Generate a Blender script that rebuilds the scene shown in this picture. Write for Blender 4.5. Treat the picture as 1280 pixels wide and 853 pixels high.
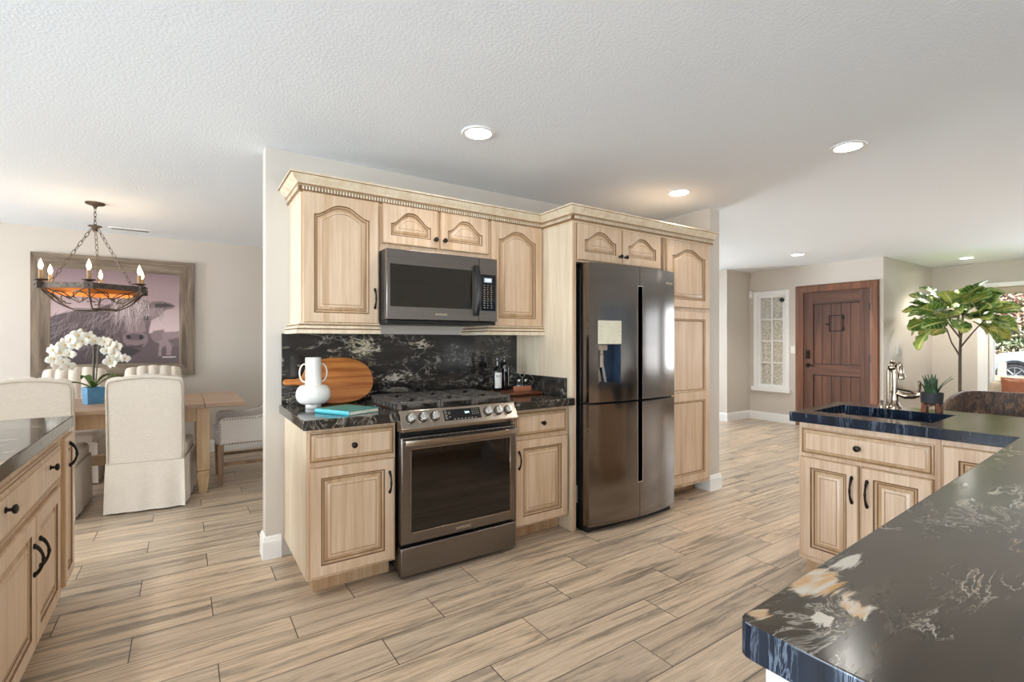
import bpy, bmesh, math, random
import numpy as np
from math import sin, cos, pi, radians, sqrt, atan2
from mathutils import Vector, Matrix, noise as mnoise

random.seed(7)
scene = bpy.context.scene
COL = scene.collection
for o in list(bpy.data.objects):
    bpy.data.objects.remove(o)

# ------------------------------------------------------------------ camera, world, light, exposure
H = 1.30                       # lens height
CEIL = 2.455
cam_d = bpy.data.cameras.new('camera')
cam_d.sensor_width = 36.0
cam_d.lens = 613.0 / 1280 * 36
cam_d.clip_start = 0.05
cam = bpy.data.objects.new('camera', cam_d)
cam.location = (0, 0, H)
cam.rotation_euler = (radians(90), 0, radians(-33.8))
COL.objects.link(cam)
scene.camera = cam

vs = scene.view_settings
vs.view_transform = 'Standard'
vs.look = 'None'
vs.gamma = 1.0
vs.use_curve_mapping = False
vs.exposure = 0.96
scene.cycles.max_bounces = 10
scene.cycles.diffuse_bounces = 6
scene.cycles.glossy_bounces = 4
scene.cycles.transparent_max_bounces = 12
scene.cycles.sample_clamp_indirect = 8.0
scene.cycles.use_denoising = True

world = bpy.data.worlds.new('sky')
scene.world = world
world.use_nodes = True
wn = world.node_tree.nodes
bg = wn['Background']
sky = wn.new('ShaderNodeTexSky')
sky.sky_type = 'HOSEK_WILKIE'
sky.turbidity = 3.0
sky.sun_direction = (-0.42, -0.63, 0.65)
world.node_tree.links.new(sky.outputs[0], bg.inputs[0])
bg.inputs[1].default_value = 1.0


def area(name, loc, rot, sx, sy, power, col):
    d = bpy.data.lights.new(name, 'AREA')
    d.shape = 'RECTANGLE'
    d.size, d.size_y = sx, sy
    d.energy = power
    d.color = col
    o = bpy.data.objects.new(name, d)
    o.location = loc
    o.rotation_euler = rot
    COL.objects.link(o)
    return o


DAY = (0.88, 0.94, 1.0)
# daylight outside each glazed opening of the room behind the camera
area('daylight_patio', (-1.1, -3.72, 1.15), (radians(90), 0, 0), 4.2, 2.1, 95, DAY)
area('daylight_living', (10.05, -2.1, 1.30), (0, radians(90), 0), 1.5, 2.2, 18, DAY)
area('daylight_side', (-4.15, 0.6, 1.25), (0, radians(-90), 0), 2.0, 3.6, 190, (0.80, 0.90, 1.0))
area('daylight_dining', (-4.15, 5.2, 1.30), (0, radians(-90), 0), 1.7, 1.8, 115, (0.92, 0.96, 1.0))
area('daylight_front', (10.05, 0.70, 1.30), (0, radians(90), 0), 1.5, 1.9, 40, DAY)
area('daylight_hall', (5.6, 6.98, 1.20), (radians(-90), 0, 0), 1.6, 2.0, 120, DAY)
sun_d = bpy.data.lights.new('sun', 'SUN')
sun_d.energy = 10.0
sun_d.color = (0.90, 0.95, 1.0)
sun_d.angle = radians(1)
sun = bpy.data.objects.new('sun', sun_d)
sun.rotation_euler = Vector((0.42, 0.63, -0.65)).to_track_quat('-Z', 'Y').to_euler()
COL.objects.link(sun)


# ------------------------------------------------------------------ materials
def lin(c):
    return tuple(((v / 255.0) / 12.92 if v / 255.0 <= 0.04045 else ((v / 255.0 + 0.055) / 1.055) ** 2.4) for v in c)


class NT:
    def __init__(s, name):
        s.m = bpy.data.materials.new(name)
        s.m.use_nodes = True
        s.t = s.m.node_tree
        s.b = s.t.nodes['Principled BSDF']

    def n(s, typ, **kw):
        nd = s.t.nodes.new('ShaderNode' + typ)
        for k, v in kw.items():
            setattr(nd, k, v)
        return nd

    def l(s, a, b):
        s.t.links.new(a, b)

    def setin(s, nd, i, v):
        if hasattr(v, 'is_output') or hasattr(v, 'links'):
            s.l(v, nd.inputs[i])
        else:
            nd.inputs[i].default_value = v

    def math(s, op, a, b=0.0, c=None, clamp=False):
        nd = s.n('Math', operation=op)
        nd.use_clamp = clamp
        s.setin(nd, 0, a)
        s.setin(nd, 1, b)
        if c is not None:
            s.setin(nd, 2, c)
        return nd.outputs[0]

    def pos(s, scale=(1, 1, 1), rot=(0, 0, 0), loc=(0, 0, 0), obj=False):
        if obj:
            src = s.n('TexCoord').outputs['Object']
        else:
            src = s.n('NewGeometry').outputs['Position']
        mp = s.n('Mapping')
        mp.inputs['Scale'].default_value = scale
        mp.inputs['Rotation'].default_value = rot
        mp.inputs['Location'].default_value = loc
        s.l(src, mp.inputs[0])
        return mp.outputs[0]

    def noise(s, vec, scale=5.0, detail=3.0, rough=0.5, dist=0.0, out='Fac'):
        nd = s.n('TexNoise')
        s.l(vec, nd.inputs['Vector'])
        nd.inputs['Scale'].default_value = scale
        nd.inputs['Detail'].default_value = detail
        nd.inputs['Roughness'].default_value = rough
        nd.inputs['Distortion'].default_value = dist
        return nd.outputs[out]

    def ramp(s, fac, stops, interp='LINEAR'):
        nd = s.n('ValToRGB')
        cr = nd.color_ramp
        cr.interpolation = interp
        while len(cr.elements) < len(stops):
            cr.elements.new(0.5)
        for e, (p, c) in zip(cr.elements, stops):
            e.position = p
            e.color = (c[0], c[1], c[2], 1) if not isinstance(c, (int, float)) else (c, c, c, 1)
        s.l(fac, nd.inputs[0])
        return nd.outputs[0]

    def mix(s, fac, a, b, blend='MIX'):
        nd = s.n('MixRGB', blend_type=blend)
        for i, v in ((0, fac), (1, a), (2, b)):
            if hasattr(v, 'links'):
                s.l(v, nd.inputs[i])
            elif i == 0:
                nd.inputs[0].default_value = v
            else:
                nd.inputs[i].default_value = (v[0], v[1], v[2], 1)
        return nd.outputs[0]

    def bump(s, h, strength=0.3, dist=0.01):
        nd = s.n('Bump')
        nd.inputs['Strength'].default_value = strength
        nd.inputs['Distance'].default_value = dist
        s.l(h, nd.inputs['Height'])
        s.l(nd.outputs[0], s.b.inputs['Normal'])

    def base(s, v):
        if hasattr(v, 'links'):
            s.l(v, s.b.inputs['Base Color'])
        else:
            s.b.inputs['Base Color'].default_value = (v[0], v[1], v[2], 1)

    def p(s, **kw):
        names = dict(rough='Roughness', metal='Metallic', spec='Specular IOR Level', coat='Coat Weight',
                     coatr='Coat Roughness', trans='Transmission Weight', ior='IOR', estr='Emission Strength',
                     sheen='Sheen Weight', alpha='Alpha', sss='Subsurface Weight')
        for k, v in kw.items():
            s.setin(s.b, names[k], v) if not isinstance(v, (int, float)) else setattr(s.b.inputs[names[k]], 'default_value', v)
        return s


MAT = {}


def simple(name, col, rough=0.5, metal=0.0, var=0.08, nscale=20.0, bump=0.0, bscale=200.0, **kw):
    """plain coloured surface with a little procedural variation"""
    t = NT(name)
    v = t.pos()
    f = t.noise(v, nscale, 3)
    dark = tuple(c * (1 - var) for c in col)
    lite = tuple(min(1, c * (1 + var)) for c in col)
    t.base(t.ramp(f, [(0.3, dark), (0.7, lite)]))
    t.p(rough=rough, metal=metal, **kw)
    if bump:
        t.bump(t.noise(v, bscale, 2), bump, 0.002)
    MAT[name] = t.m
    return t.m


# walls / ceiling
simple('wall_paint', lin((205, 197, 187)), 0.6, var=0.015, nscale=2, bump=0.05, bscale=60)
t = NT('ceiling_paint')
v = t.pos()
t.base(lin((234, 239, 244)))
t.p(rough=0.85)
k = t.noise(v, 75, 3, 0.55)
t.bump(t.ramp(k, [(0.42, 0.0), (0.60, 1.0)]), 0.17, 0.004)
MAT['ceiling_paint'] = t.m
simple('trim_white', lin((240, 240, 238)), 0.35, var=0.01)

# floor: wood-look porcelain planks 0.905 x 0.206 m laid along X in a one-third stagger
t = NT('plank_floor')
sep = t.n('SeparateXYZ')
t.l(t.n('NewGeometry').outputs['Position'], sep.inputs[0])
X, Y = sep.outputs[0], sep.outputs[1]
rowf = t.math('DIVIDE', t.math('SUBTRACT', Y, 2.093 - 0.206 * 60), 0.206)
row = t.math('FLOOR', rowf)
u = t.math('SUBTRACT', X, 0.115 - 0.905 * 60)
u = t.math('SUBTRACT', u, t.math('MULTIPLY', t.math('MODULO', row, 3.0), 0.905 / 3))
u = t.math('DIVIDE', u, 0.905)
pid = t.math('FLOOR', u)
wnz = t.n('TexWhiteNoise', noise_dimensions='2D')
cmb = t.n('CombineXYZ')
t.l(row, cmb.inputs[0])
t.l(pid, cmb.inputs[1])
t.l(cmb.outputs[0], wnz.inputs['Vector'])
rnd = wnz.outputs['Value']
gv = t.n('CombineXYZ')
t.l(t.math('ADD', t.math('MULTIPLY', X, 0.75), t.math('MULTIPLY', rnd, 37.0)), gv.inputs[0])
t.l(t.math('MULTIPLY', Y, 11.0), gv.inputs[1])
t.l(t.math('MULTIPLY', rnd, 11.0), gv.inputs[2])
g1 = t.noise(gv.outputs[0], 1.6, 9, 0.72, 0.6)
gv2 = t.n('CombineXYZ')
t.l(t.math('ADD', t.math('MULTIPLY', X, 2.2), t.math('MULTIPLY', rnd, 17.0)), gv2.inputs[0])
t.l(t.math('MULTIPLY', Y, 55.0), gv2.inputs[1])
g2 = t.noise(gv2.outputs[0], 2.2, 6, 0.72, 0.6)
c1 = t.ramp(g1, [(0.30, lin((96, 89, 80))), (0.41, lin((150, 137, 121))), (0.49, lin((202, 183, 160))), (0.66, lin((224, 207, 184)))])
c2 = t.mix(t.ramp(g2, [(0.36, 0.5), (0.6, 0.0)]), c1, lin((140, 126, 112)))
tone = t.ramp(rnd, [(0.0, (0.86, 0.84, 0.83)), (0.5, (1.0, 0.98, 0.95)), (1.0, (1.08, 1.03, 0.97))])
c3 = t.mix(1.0, c2, tone, 'MULTIPLY')
fy = t.math('FRACT', rowf)
fx = t.math('FRACT', u)
ey = t.math('MULTIPLY', t.math('MINIMUM', fy, t.math('SUBTRACT', 1.0, fy)), 0.206)
ex = t.math('MULTIPLY', t.math('MINIMUM', fx, t.math('SUBTRACT', 1.0, fx)), 0.905)
edge = t.math('MINIMUM', ex, ey)
grout = t.math('LESS_THAN', edge, 0.0021)
t.base(t.mix(grout, c3, lin((74, 62, 52))))
t.l(t.math('ADD', t.math('MULTIPLY', g2, 0.22), 0.20), t.b.inputs['Roughness'])
t.b.inputs['Specular IOR Level'].default_value = 0.5
t.bump(t.math('ADD', t.math('MULTIPLY', g2, 0.12), t.math('MINIMUM', t.math('MULTIPLY', edge, 250.0), 1.0)), 0.35, 0.0015)
MAT['plank_floor'] = t.m


# glazed cream cabinet paint
def cream(name, light, mid, dark, seed=0.0):
    t = NT(name)
    v = t.pos((16, 16, 1.0), loc=(seed, seed, 0))
    f = t.noise(v, 1.0, 4, 0.6, 0.3)
    v2 = t.pos((70, 70, 2.5))
    f2 = t.noise(v2, 1.0, 3, 0.6)
    c = t.ramp(f, [(0.28, dark), (0.45, mid), (0.62, light)])
    c = t.mix(t.ramp(f2, [(0.35, 0.45), (0.6, 0.0)]), c, dark)
    big = t.noise(t.pos((3, 3, 2.2)), 1.0, 2)
    c = t.mix(t.ramp(big, [(0.4, 0.0), (0.75, 0.35)]), c, dark)
    t.base(c)
    t.p(rough=0.33, spec=0.45)
    MAT[name] = t.m


cream('cream_wood', lin((223, 200, 175)), lin((213, 186, 157)), lin((190, 157, 123)))
cream('cream_wood_sink', lin((228, 204, 178)), lin((218, 190, 162)), lin((184, 149, 118)), 3.3)
cream('cream_side', lin((230, 218, 196)), lin((222, 206, 180)), lin((204, 182, 150)), 7.1)
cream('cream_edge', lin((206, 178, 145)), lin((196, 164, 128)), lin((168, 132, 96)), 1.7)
simple('glaze', lin((112, 80, 52)), 0.45, var=0.25, nscale=30)
simple('glaze_soft', lin((150, 116, 80)), 0.4, var=0.15, nscale=30)


# black granite with white and gold veins
def granite(name, base, vein, gold, dirv, scale=2.2, amount=0.5, rough=0.09, blobs=(), seed=0.0, fine=1.0, bscale=5.0):
    t = NT(name)
    v0 = t.pos(dirv, loc=(seed, seed * 1.7, seed * .6))
    w = t.noise(v0, scale * 0.8, 3, 0.55, 0.0, 'Color')
    vm = t.n('VectorMath', operation='MULTIPLY_ADD')
    t.l(w, vm.inputs[0])
    vm.inputs[1].default_value = (0.75, 0.75, 0.75)
    t.l(v0, vm.inputs[2])
    vv = vm.outputs[0]
    n1 = t.noise(vv, scale * 2.2, 7, 0.66, 0.3)
    r1 = t.math('ABSOLUTE', t.math('SUBTRACT', n1, 0.5))
    vein1 = t.ramp(r1, [(0.0, 0.95), (0.006, 0.5), (0.017, 0.0)])
    mask = t.noise(v0, scale * 1.5, 3, 0.6, 0.8)
    m1 = t.ramp(mask, [(0.62 - 0.2 * amount, 0.0), (0.74 - 0.2 * amount, 1.0)])
    n2 = t.noise(vv, scale * 4.5, 5, 0.65, 0.8)
    r2 = t.math('ABSOLUTE', t.math('SUBTRACT', n2, 0.5))
    vein2 = t.ramp(r2, [(0.0, 0.55 * fine), (0.02, 0.0)])
    m2 = t.ramp(t.noise(v0, scale * 2.1, 2), [(0.48, 0.0), (0.62, 1.0)])
    body = t.ramp(t.noise(vv, scale * 2.0, 5, 0.7), [(0.35, base), (0.75, tuple(c * 2.6 for c in base))])
    gsel = t.ramp(t.noise(v0, scale * 1.3, 2), [(0.48, 0.0), (0.66, 1.0)])
    vc = t.mix(gsel, vein, gold)
    c = t.mix(t.math('MULTIPLY', vein2, m2), body, vein)
    c = t.mix(t.math('MULTIPLY', vein1, m1), c, vc)
    for (cx, cy, cz, rx, ry, rz, thr, bcol) in blobs:
        mp = t.n('Mapping', vector_type='POINT')
        mp.inputs['Location'].default_value = (-cx / rx, -cy / ry, -cz / rz)
        mp.inputs['Scale'].default_value = (1 / rx, 1 / ry, 1 / rz)
        t.l(t.n('NewGeometry').outputs['Position'], mp.inputs[0])
        ln = t.n('VectorMath', operation='LENGTH')
        t.l(mp.outputs[0], ln.inputs[0])
        fall = t.math('SUBTRACT', 1.0, ln.outputs['Value'], clamp=True)
        nn = t.noise(vv, scale * bscale, 6, 0.68, 1.0)
        f = t.math('MULTIPLY', t.ramp(t.math('ADD', nn, t.math('MULTIPLY', fall, 0.55)), [(thr, 0.0), (thr + 0.10, 1.0)]),
                   t.ramp(fall, [(0.0, 0.0), (0.12, 1.0)]))
        c2 = t.mix(t.ramp(t.noise(vv, scale * 9.0, 3), [(0.35, 0.0), (0.65, 1.0)]), bcol, vein)
        c = t.mix(f, c, c2)
    t.base(c)
    t.p(rough=rough, spec=0.5)
    MAT[name] = t.m


VEIN = lin((205, 196, 182))
GOLD = lin((196, 148, 84))
granite('granite', lin((36, 33, 30)), VEIN, lin((186, 158, 112)), (1.0, 1.0, 1.0), 2.0, 0.45)
granite('granite_island', lin((52, 44, 34)), VEIN, GOLD, (0.55, 1.35, 1.0), 2.6, 0.52, 0.17,
        blobs=((0.834, 0.378, 0.915, .085, .055, .1, .66, GOLD), (0.80, 0.31, 0.915, .07, .05, .1, .80, GOLD),
               (0.968, 0.385, 0.915, .09, .035, .1, .76, VEIN), (0.677, 0.383, 0.915, .035, .022, .1, .72, GOLD),
               (0.74, 0.33, 0.915, .10, .07, .1, .98, VEIN)))
granite('granite_edge_sky_tint', lin((20, 28, 40)), lin((134, 148, 168)), lin((134, 148, 168)), (6.0, 6.0, 0.5), 1.0, 0.6, 0.10)  # blue sky reflection is put into the edge's stone and vein colours
granite('granite_splash', lin((34, 31, 29)), VEIN, lin((190, 168, 120)), (1.0, 1.0, 2.1), 2.3, 0.60, 0.08,
        blobs=((0.98, 3.2, 1.26, .36, .4, .24, .93, lin((190, 172, 128))), (1.38, 3.2, 1.28, .34, .4, .14, .95, lin((196, 178, 150))),
               (1.2, 3.2, 1.05, .5, .4, .14, .97, lin((170, 158, 140)))), seed=4.0, bscale=9.0)


# metals
def brushed(name, col, rough, metal=1.0, sc=(3, 3, 220), var=0.08, coat=0.0, aniso=0.0):
    t = NT(name)
    f = t.noise(t.pos(sc), 1.0, 3, 0.6)
    t.base(t.ramp(f, [(0.3, tuple(c * (1 - var) for c in col)), (0.7, tuple(c * (1 + var) for c in col))]))
    t.p(rough=rough, metal=metal, coat=coat)
    if aniso:
        tg = t.n('Tangent', direction_type='RADIAL', axis='Z')
        t.l(tg.outputs[0], t.b.inputs['Tangent'])
        t.b.inputs['Anisotropic'].default_value = aniso
    MAT[name] = t.m


brushed('black_steel', lin((132, 125, 120)), 0.30, aniso=.65)
brushed('fridge_steel', lin((134, 128, 124)), 0.15, sc=(2, 2, 160), var=0.05)
brushed('steel_light', lin((168, 156, 143)), 0.26, aniso=.5)
brushed('knob_steel', lin((215, 212, 208)), 0.22, sc=(40, 40, 40))
brushed('chrome', lin((225, 225, 225)), 0.08, sc=(10, 10, 10), var=0.02)
brushed('nickel', lin((168, 152, 134)), 0.14, sc=(10, 10, 10), var=0.04)
simple('black_plastic', lin((24, 24, 25)), 0.35)
simple('black_glass', lin((10, 9, 9)), 0.04, var=0.05, spec=0.6)
simple('oven_glass', lin((14, 11, 9)), 0.05, var=0.05, spec=0.7)
simple('microwave_glass', lin((30, 25, 20)), 0.07, var=0.05, spec=0.7)
simple('cast_iron', lin((104, 98, 93)), 0.42, metal=0.4, var=0.2, nscale=60, bump=0.1, bscale=300)
simple('dark_bronze', lin((40, 33, 28)), 0.35, metal=0.6, var=0.2, nscale=60)
simple('keypad_print', lin((190, 180, 165)), 0.5)
simple('logo_print', lin((210, 196, 170)), 0.3, metal=0.4)
simple('dispenser_face', lin((214, 208, 184)), 0.12, var=0.03, coat=0.5)
simple('dispenser_blue', lin((46, 60, 80)), 0.15, var=0.1)
simple('grey_plastic', lin((150, 135, 118)), 0.3)
simple('lid_steel', lin((190, 190, 186)), 0.25, metal=1.0)
simple('paper_label', lin((228, 226, 220)), 0.6, var=0.03)


def emit(name, col, strength, base=(0.8, 0.8, 0.8)):
    t = NT(name)
    t.base(base)
    v = t.pos()
    t.l(t.ramp(t.noise(v, 3, 1), [(0, col), (1, tuple(c * 0.97 for c in col))]), t.b.inputs['Emission Color'])
    t.p(estr=strength, rough=0.5)
    MAT[name] = t.m


emit('lamp_glow', (1.0, 0.97, 0.92), 6.0)
emit('bulb_glow', (1.0, 0.66, 0.30), 3.2)
emit('digit_blue', (0.25, 0.65, 1.0), 3.0)
emit('digit_white', (0.75, 0.85, 1.0), 1.6)
emit('screen_blue', (0.25, 0.36, 0.48), 0.5, (0.1, 0.12, 0.15))


# thin clear glass
def clear_glass(name, tint=(0.97, 0.98, 0.98), refl=0.08, bump=0.0):
    t = NT(name)
    nt = t.t
    out = nt.nodes['Material Output']
    tr = t.n('BsdfTransparent')
    tr.inputs[0].default_value = (*tint, 1)
    gl = t.n('BsdfGlossy')
    gl.inputs['Roughness'].default_value = 0.02
    mx = t.n('MixShader')
    fr = t.n('Fresnel')
    fr.inputs[0].default_value = 1.45
    nt.links.new(fr.outputs[0], mx.inputs[0])
    nt.links.new(tr.outputs[0], mx.inputs[1])
    nt.links.new(gl.outputs[0], mx.inputs[2])
    nt.links.new(mx.outputs[0], out.inputs[0])
    MAT[name] = t.m


clear_glass('window_glass')
clear_glass('jar_glass', (0.80, 0.86, 0.88))
t = NT('pebbled_glass')
v = t.pos()
t.base((0.92, 0.93, 0.92))
nz = t.noise(v, 55, 3, 0.6)
t.base(t.ramp(nz, [(0.35, lin((178, 172, 156))), (0.55, lin((228, 224, 212))), (0.7, lin((248, 248, 246)))]))
t.p(rough=0.3, trans=0.35, ior=1.15)
t.bump(nz, 0.8, 0.004)
MAT['pebbled_glass'] = t.m


# fabrics
def fabric(name, col, var=0.06, rough=0.95):
    t = NT(name)
    wv = t.n('TexWave', wave_type='BANDS', bands_direction='Z')
    t.l(t.pos(), wv.inputs[0])
    wv.inputs['Scale'].default_value = 110
    wv.inputs['Distortion'].default_value = 3
    f = t.noise(t.pos((40, 40, 160)), 1.0, 4, 0.7)
    t.base(t.ramp(f, [(0.3, tuple(c * (1 - var * 1.6) for c in col)), (0.7, tuple(c * (1 + var) for c in col))]))
    t.p(rough=rough, sheen=0.2)
    t.bump(t.mix(0.5, f, wv.outputs[0]), 0.25, 0.002)
    MAT[name] = t.m


fabric('linen', lin((226, 216, 202)))
fabric('linen_grey', lin((214, 207, 200)))
fabric('sofa_fabric', lin((196, 184, 164)))


def wood(name, light, dark, axis=0, rough=0.45, freq=14.0, stretch=1.2, contrast=(0.35, 0.65), coat=0.0):
    t = NT(name)
    sc = [freq, freq, freq]
    sc[axis] = stretch
    v = t.pos(tuple(sc))
    f = t.noise(v, 1.0, 5, 0.6, 0.7)
    v2 = t.pos(tuple(s * 4 if i != axis else s * 2 for i, s in enumerate(sc)))
    f2 = t.noise(v2, 1.0, 3, 0.6)
    c = t.ramp(f, [(contrast[0], dark), (contrast[1], light)])
    c = t.mix(t.ramp(f2, [(0.35, 0.35), (0.6, 0.0)]), c, dark)
    t.base(c)
    t.p(rough=rough, coat=coat)
    t.bump(f2, 0.12, 0.002)
    MAT[name] = t.m


wood('table_wood', lin((192, 164, 138)), lin((160, 131, 106)), 0)
wood('table_leg_wood', lin((206, 176, 138)), lin((176, 142, 104)), 2)
wood('chair_leg_wood', lin((160, 128, 98)), lin((126, 98, 74)), 2)
wood('barn_wood', lin((158, 142, 124)), lin((98, 84, 72)), 0, 0.85, 20, 1.5)
wood('barn_wood_upright', lin((158, 142, 124)), lin((98, 84, 72)), 2, 0.85, 20, 1.5)
wood('board_wood', lin((214, 142, 76)), lin((166, 92, 38)), 0, 0.4, 26, 2.0, (0.35, 0.62))
wood('walnut', lin((142, 84, 52)), lin((92, 50, 30)), 0, 0.35, 20, 2)
wood('caddy_wood', lin((196, 130, 98)), lin((160, 96, 68)), 0, 0.5, 20, 2)
wood('entry_wood', lin((112, 72, 52)), lin((72, 44, 32)), 2, 0.38, 12, 0.8)
wood('entry_wood_cross', lin((112, 72, 52)), lin((72, 44, 32)), 1, 0.38, 12, 0.8)
wood('entry_trim', lin((134, 84, 54)), lin((92, 54, 34)), 2, 0.38, 12, 0.8)
wood('stand_wood', lin((150, 90, 56)), lin((104, 58, 34)), 2, 0.4, 24, 3)
wood('fence_wood', lin((214, 196, 160)), lin((180, 160, 126)), 1, 0.7, 10, 1)
simple('entry_groove', lin((48, 27, 20)), 0.6)

simple('rusted_iron', lin((96, 86, 78)), 0.5, metal=0.7, var=0.35, nscale=40)
simple('amber_pan', lin((226, 132, 54)), 0.4, metal=0.2, var=0.1, nscale=15)
simple('candle_sleeve', lin((176, 142, 104)), 0.6, var=0.1)
simple('white_ceramic', lin((233, 231, 224)), 0.28, var=0.02)
simple('teal_cover', lin((70, 140, 132)), 0.45, var=0.08, nscale=30)
simple('teal_spine', lin((76, 178, 190)), 0.4, var=0.03)
simple('book_pages', lin((232, 222, 206)), 0.8, var=0.05, nscale=300)
simple('dark_bottle', lin((14, 18, 20)), 0.08, var=0.1, spec=0.7)
simple('bottle_cap', lin((16, 16, 16)), 0.4)
simple('pepper', lin((60, 54, 50)), 0.7, var=0.5, nscale=400)
simple('salt', lin((206, 206, 200)), 0.8, var=0.1, nscale=400)
simple('blue_pot', lin((86, 142, 180)), 0.3, var=0.06)
simple('dark_pot', lin((44, 44, 46)), 0.6, var=0.1)
simple('soil', lin((60, 46, 36)), 0.95, var=0.4, nscale=120)
simple('orchid_petal', lin((244, 240, 230)), 0.55, var=0.02, sss=0.15)
simple('orchid_lip', lin((226, 196, 120)), 0.5, var=0.15, nscale=100)
simple('orchid_stem', lin((122, 116, 100)), 0.5, var=0.2)
simple('orchid_leaf', lin((92, 122, 62)), 0.4, var=0.15, nscale=30)
simple('fig_bark', lin((100, 88, 78)), 0.85, var=0.25, nscale=60)
simple('snake_leaf', lin((58, 84, 52)), 0.4, var=0.45, nscale=80)
simple('sensor_white', lin((236, 236, 232)), 0.4, var=0.01)
simple('leather_pillow', lin((148, 88, 58)), 0.45, var=0.12)
simple('car_paint', lin((168, 174, 184)), 0.15, var=0.01, coat=1.0)
simple('car_glass', lin((30, 36, 42)), 0.05, spec=0.8)
simple('tyre', lin((34, 34, 36)), 0.8)
simple('alloy', lin((190, 192, 196)), 0.25, metal=0.9)
simple('driveway', lin((168, 160, 150)), 0.9, var=0.1, nscale=5)
simple('patio_ground', lin((150, 147, 142)), 0.95, var=0.15, nscale=1.5)
simple('sink_composite', lin((46, 54, 68)), 0.25, var=0.1, nscale=80)
simple('vent_shadow', lin((66, 64, 62)), 0.7)
simple('tuft_seam', lin((196, 184, 168)), 0.95, var=0.05)
simple('nailhead', lin((150, 138, 124)), 0.35, metal=0.7)

# leaves of the fig: green with yellow-green variegation along the veins
t = NT('fig_leaf')
uvn = t.n('UVMap')
sepu = t.n('SeparateXYZ')
t.l(uvn.outputs[0], sepu.inputs[0])
ax_ = t.math('ABSOLUTE', sepu.outputs[0])
veins = t.math('SINE', t.math('MULTIPLY', t.math('SUBTRACT', sepu.outputs[1], t.math('MULTIPLY', ax_, 0.35)), 46.0))
mid = t.ramp(ax_, [(0.02, 1.0), (0.08, 0.0)])
vn = t.math('MAXIMUM', t.math('MULTIPLY', t.ramp(veins, [(0.80, 0.0), (0.97, 1.0)]), 0.6), mid)
f = t.noise(t.pos(), 5, 2)
g = t.ramp(f, [(0.34, lin((52, 96, 40))), (0.50, lin((100, 144, 58))), (0.66, lin((184, 190, 92)))])
t.base(t.mix(vn, g, lin((228, 222, 150))))
t.p(rough=0.32)
MAT['fig_leaf'] = t.m

# brindle cowhide
t = NT('cowhide')
v = t.pos()
w = t.noise(v, 7, 3, 0.6, 1.5)
f = t.noise(t.pos((18, 30, 12)), 1.0, 5, 0.7, 2.0)
c = t.ramp(f, [(0.36, lin((30, 22, 17))), (0.5, lin((70, 50, 36))), (0.66, lin((128, 96, 66)))])
t.base(t.mix(t.ramp(w, [(0.4, 0.0), (0.65, 0.7)]), c, lin((48, 32, 24))))
t.p(rough=0.55, sheen=0.3)
t.bump(t.noise(t.pos((60, 60, 20)), 1, 3), 0.3, 0.004)
MAT['cowhide'] = t.m

# hedge foliage
t = NT('hedge_leaf')
f = t.noise(t.pos(), 1.1, 4, 0.65)
f2 = t.noise(t.pos(), 9, 2)
c = t.ramp(f, [(0.36, lin((86, 104, 62))), (0.47, lin((150, 146, 108))), (0.56, lin((186, 142, 122))), (0.7, lin((120, 112, 90)))])
t.base(t.mix(t.ramp(f2, [(0.45, 0.0), (0.7, 0.6)]), c, lin((206, 196, 176))))
t.p(rough=0.6)
MAT['hedge_leaf'] = t.m

# framed print reads a colour attribute painted below
t = NT('cow_print')
at = t.n('VertexColor')
at.layer_name = 'paint'
t.base(at.outputs[0])
t.p(rough=0.45)
MAT['cow_print'] = t.m


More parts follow.
